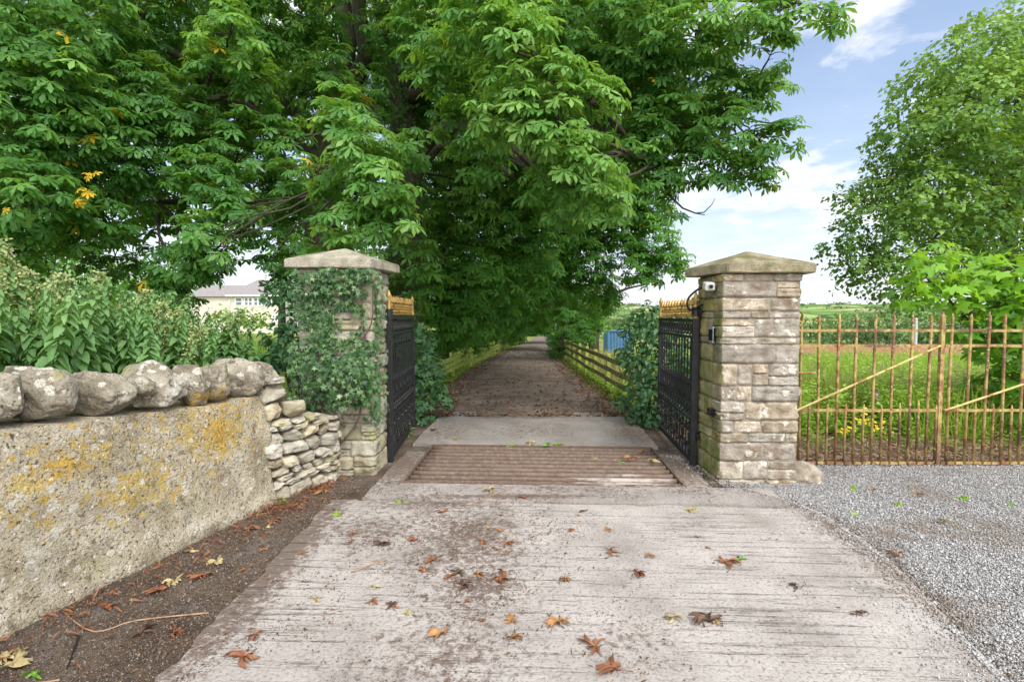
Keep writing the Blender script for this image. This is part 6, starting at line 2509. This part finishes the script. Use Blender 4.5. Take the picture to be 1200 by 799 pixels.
bm = bmesh.new()
add_box(bm, (q.x - .10, 26.93, at(0, 374, 27).z + .002), (q.x + .10, 27.07, at(0, 372, 27).z + .02), .01)
bm_obj("post_cap", bm, M['silver'], dpst)
yc = 44.0
ct = thing("container", (at(735, 395, yc).x, yc, -2), "blue corrugated metal container beyond the field fence", "container")
xa, xb, za, zb = at(713, 395, yc).x, at(741, 395, yc).x, -1.75, at(0, 388.5, yc).z
bm = bmesh.new()
pts = []
k = 0
x = xa
while x < xb:
    pts += [(x, yc), (x + .09, yc), (x + .13, yc + .06), (x + .22, yc + .06)]
    x += .26
prev = None
for (px_, py_) in pts:
    a = bm.verts.new((px_, py_, za))
    b = bm.verts.new((px_, py_, zb))
    if prev:
        bm.faces.new((prev[0], a, b, prev[1]))
    prev = (a, b)
add_box(bm, (xa, yc + .08, za), (xb, yc + 2.4, zb))
bm_obj("body", bm, M['blue'], ct)
hbox("top_rail", (xa - .05, yc - .05, zb + .003), (xb + .1, yc + 2.45, zb + .1), 'blue', ct)
for x in (xa - .06, xb + .02):
    hbox("corner_post", (x, yc - .05, za), (x + .1, yc + .08, zb), 'blue', ct)
bb = thing("water_butt", (at(941, 423, 30).x, 30, -1.4), "small blue tub in the field beside stone pillar's edge", "tub")
bm = bmesh.new()
q = at(942, 420, 30)
add_tube(bm, [Vector((q.x, 30, q.z - .8)), Vector((q.x, 30, q.z + .12)), Vector((q.x, 30, q.z + .25))], [.30, .34, .33], 14)
bm_obj("tub_body", bm, M['blue'], bb)
bm = bmesh.new()
add_tube(bm, [Vector((q.x, 30, q.z + .252)), Vector((q.x, 30, q.z + .29))], [.36, .35], 14)
bm_obj("rim", bm, M['blue'], bb)

# trees and bushes beyond the brick wall
far = [(965, 388, 62, 10, "small round bush at left, just beyond the brick wall"), (1005, 383, 64, 17, "rounded pale green tree beyond brick wall, left of pole"), (1040, 382, 60, 18, "light green tree beyond brick wall, beside the pole"),
       (1088, 382, 66, 17, "rounded tree beyond brick wall, right of pole"), (1120, 384, 64, 16, "tree beyond brick wall, mostly hidden behind bright sapling"), (1150, 388, 62, 14, "low tree beyond brick wall, seen through railings by sapling"), (950, 381, 70, 11, "tree beyond brick wall showing just past stone pillar's edge"), (1062, 374, 74, 15, "taller dark tree directly behind the pale grey pole"),
       (1025, 372, 78, 14, "darker tree standing behind the light green ones left of pole"), (985, 376, 90, 9, "distant hedge tree left of the rounded trees"), (735, 372, 80, 14, "distant tree over the blue container"), (775, 372, 90, 14, "distant tree behind the right gate's cresting")]
for i, (px_, py_, Y, r_, lab) in enumerate(far):
    c, r = CW(px_, py_, Y, r_ * 1.2)
    gz = height(c.x, c.y) - .2
    b = Vector((c.x, c.y, gz))
    cl = [(c, r, .2, .8), (c + V3(-r[0] * .6, 0, -r[2] * .3), (r[0] * .65, r[1] * .65, r[2] * .6), .1, .7), (c + V3(r[0] * .55, -.3, -r[2] * .25), (r[0] * .6, r[1] * .6, r[2] * .6), .2, .8), (c + V3(0, 0, -r[2] * .7), (r[0] * .9, r[1] * .8, r[2] * .5), .0, .5)]
    make_tree("field_edge_tree", lab, [([b, (b + c) / 2, c], .2, .08)], cl, 'far_tree', 'spray', .36, 14, 620 + i, "trees beyond the brick wall")
# hedgerows and woods on the far hills: one mass
rg = np.random.default_rng(71)
lv = Leaves()
for k in range(150):
    y = rg.uniform(230, 1100)
    x = rg.uniform(-.3, 1.05) * y
    if rg.uniform() < .7:
        L, aa = rg.uniform(10, 70), rg.choice([0.15, 1.3, -.2])
        m = int(L * 1.6)
        t = rg.uniform(-.5, .5, m) * L
        X, Y_ = x + np.cos(aa) * t, y + np.sin(aa) * t
    else:
        m = 90
        X, Y_ = x + rg.normal(size=m) * 11, y + rg.normal(size=m) * 7
    Z = np.array([height(a, b) for a, b in zip(X, Y_)]) + rg.uniform(.3, 3.0, m)
    lv.add(T_SYCF[0], basis(rg.normal(size=(m, 3)) + UP * .6, rg.normal(size=(m, 3)), rg.uniform(1.5, 3.4, m)), np.stack([X, Y_, Z], -1), rg.uniform(0, .6, m))
tag(lv.build("hill_woods", M['far_tree']), kind="stuff")

# ------------------------------------------------------------------ sky, sun, render
SUN_AZ, SUN_EL = R(146), R(50)
w = bpy.data.worlds.new("World")
scene.world = w
w.use_nodes = True
nt = w.node_tree
nt.nodes.clear()
out = nt.nodes.new("ShaderNodeOutputWorld")
bg = nt.nodes.new("ShaderNodeBackground")
sky = nt.nodes.new("ShaderNodeTexSky")
sky.sky_type = 'NISHITA'
sky.sun_disc = False
sky.sun_elevation = SUN_EL
sky.sun_rotation = SUN_AZ
sky.air_density = 1.0
sky.dust_density = 1.2
sky.ozone_density = 1.5
tc = nt.nodes.new("ShaderNodeTexCoord")
# clouds on a flat layer: direction projected on to a plane overhead
sep = nt.nodes.new("ShaderNodeSeparateXYZ")
nt.links.new(tc.outputs['Generated'], sep.inputs[0])
zc = math_n(nt, 'MAXIMUM', sep.outputs[2], .0)
den = math_n(nt, 'ADD', zc, .10)
cx_ = math_n(nt, 'DIVIDE', sep.outputs[0], den)
cy_ = math_n(nt, 'DIVIDE', sep.outputs[1], den)
cmb = nt.nodes.new("ShaderNodeCombineXYZ")
nt.links.new(cx_, cmb.inputs[0])
nt.links.new(cy_, cmb.inputs[1])
cmb.inputs[2].default_value = 3.7
c1 = noise(nt, cmb.outputs[0], .85, 9, .56, .25)
c2 = noise(nt, cmb.outputs[0], 3.6, 8, .6, .2)
cc = math_n(nt, 'ADD', math_n(nt, 'MULTIPLY', c1, .58), math_n(nt, 'MULTIPLY', c2, .42))
cov = ramp(nt, cc, [(.485, 0.0), (.565, .8), (.64, 1.0)])
hz = ramp(nt, sep.outputs[2], [(.0, .95), (.09, .75), (.22, .22), (.40, 0.0)])
cov = math_n(nt, 'MAXIMUM', cov, math_n(nt, 'MULTIPLY', hz, ramp(nt, c1, [(.3, .55), (.55, 1.0)])))
cov = math_n(nt, 'MULTIPLY_ADD', cov, .82)
cov.node.inputs[2].default_value = .17
cloudc = ramp(nt, c2, [(.3, (3.9, 4.15, 4.6)), (.7, (5.3, 5.4, 5.6))])
# unseen fill added for the foliage: a bright, broad bank of thin cloud behind the camera
fill_bank = ramp(nt, math_n(nt, 'MULTIPLY_ADD', sep.outputs[1], -.5), [(.46, 0.0), (.72, 1.0)])
fill_bank.node.inputs[0].links[0].from_node.inputs[2].default_value = .5
fill_bank = math_n(nt, 'MULTIPLY', fill_bank, ramp(nt, c1, [(.3, .75), (.6, 1.0)]))
cov = math_n(nt, 'MAXIMUM', cov, fill_bank)
cloudc = mixc(nt, fill_bank, cloudc, (15.5, 15.0, 14.2))
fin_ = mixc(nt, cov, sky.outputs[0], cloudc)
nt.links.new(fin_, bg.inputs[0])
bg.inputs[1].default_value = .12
nt.links.new(bg.outputs[0], out.inputs[0])

sd = bpy.data.lights.new("sun", 'SUN')
sd.energy = 1.7
sd.angle = R(22)
sd.color = (1.0, .955, .89)
so = bpy.data.objects.new("sun", sd)
dirv = Vector((math.sin(SUN_AZ) * math.cos(SUN_EL), math.cos(SUN_AZ) * math.cos(SUN_EL), math.sin(SUN_EL)))
so.rotation_euler = dirv.to_track_quat('Z', 'Y').to_euler()
so.location = (10, -10, 20)
COL.objects.link(so)

scene.render.engine = 'CYCLES'
scene.cycles.use_denoising = True
scene.cycles.max_bounces = 7
scene.cycles.diffuse_bounces = 4
scene.cycles.glossy_bounces = 2
scene.cycles.transmission_bounces = 4
scene.cycles.transparent_max_bounces = 4
scene.cycles.sample_clamp_indirect = 6
scene.cycles.use_adaptive_sampling = True
scene.view_settings.view_transform = 'Standard'
scene.view_settings.look = 'None'
scene.view_settings.gamma = 1.0
scene.view_settings.exposure = 0.95
scene.view_settings.use_curve_mapping = False
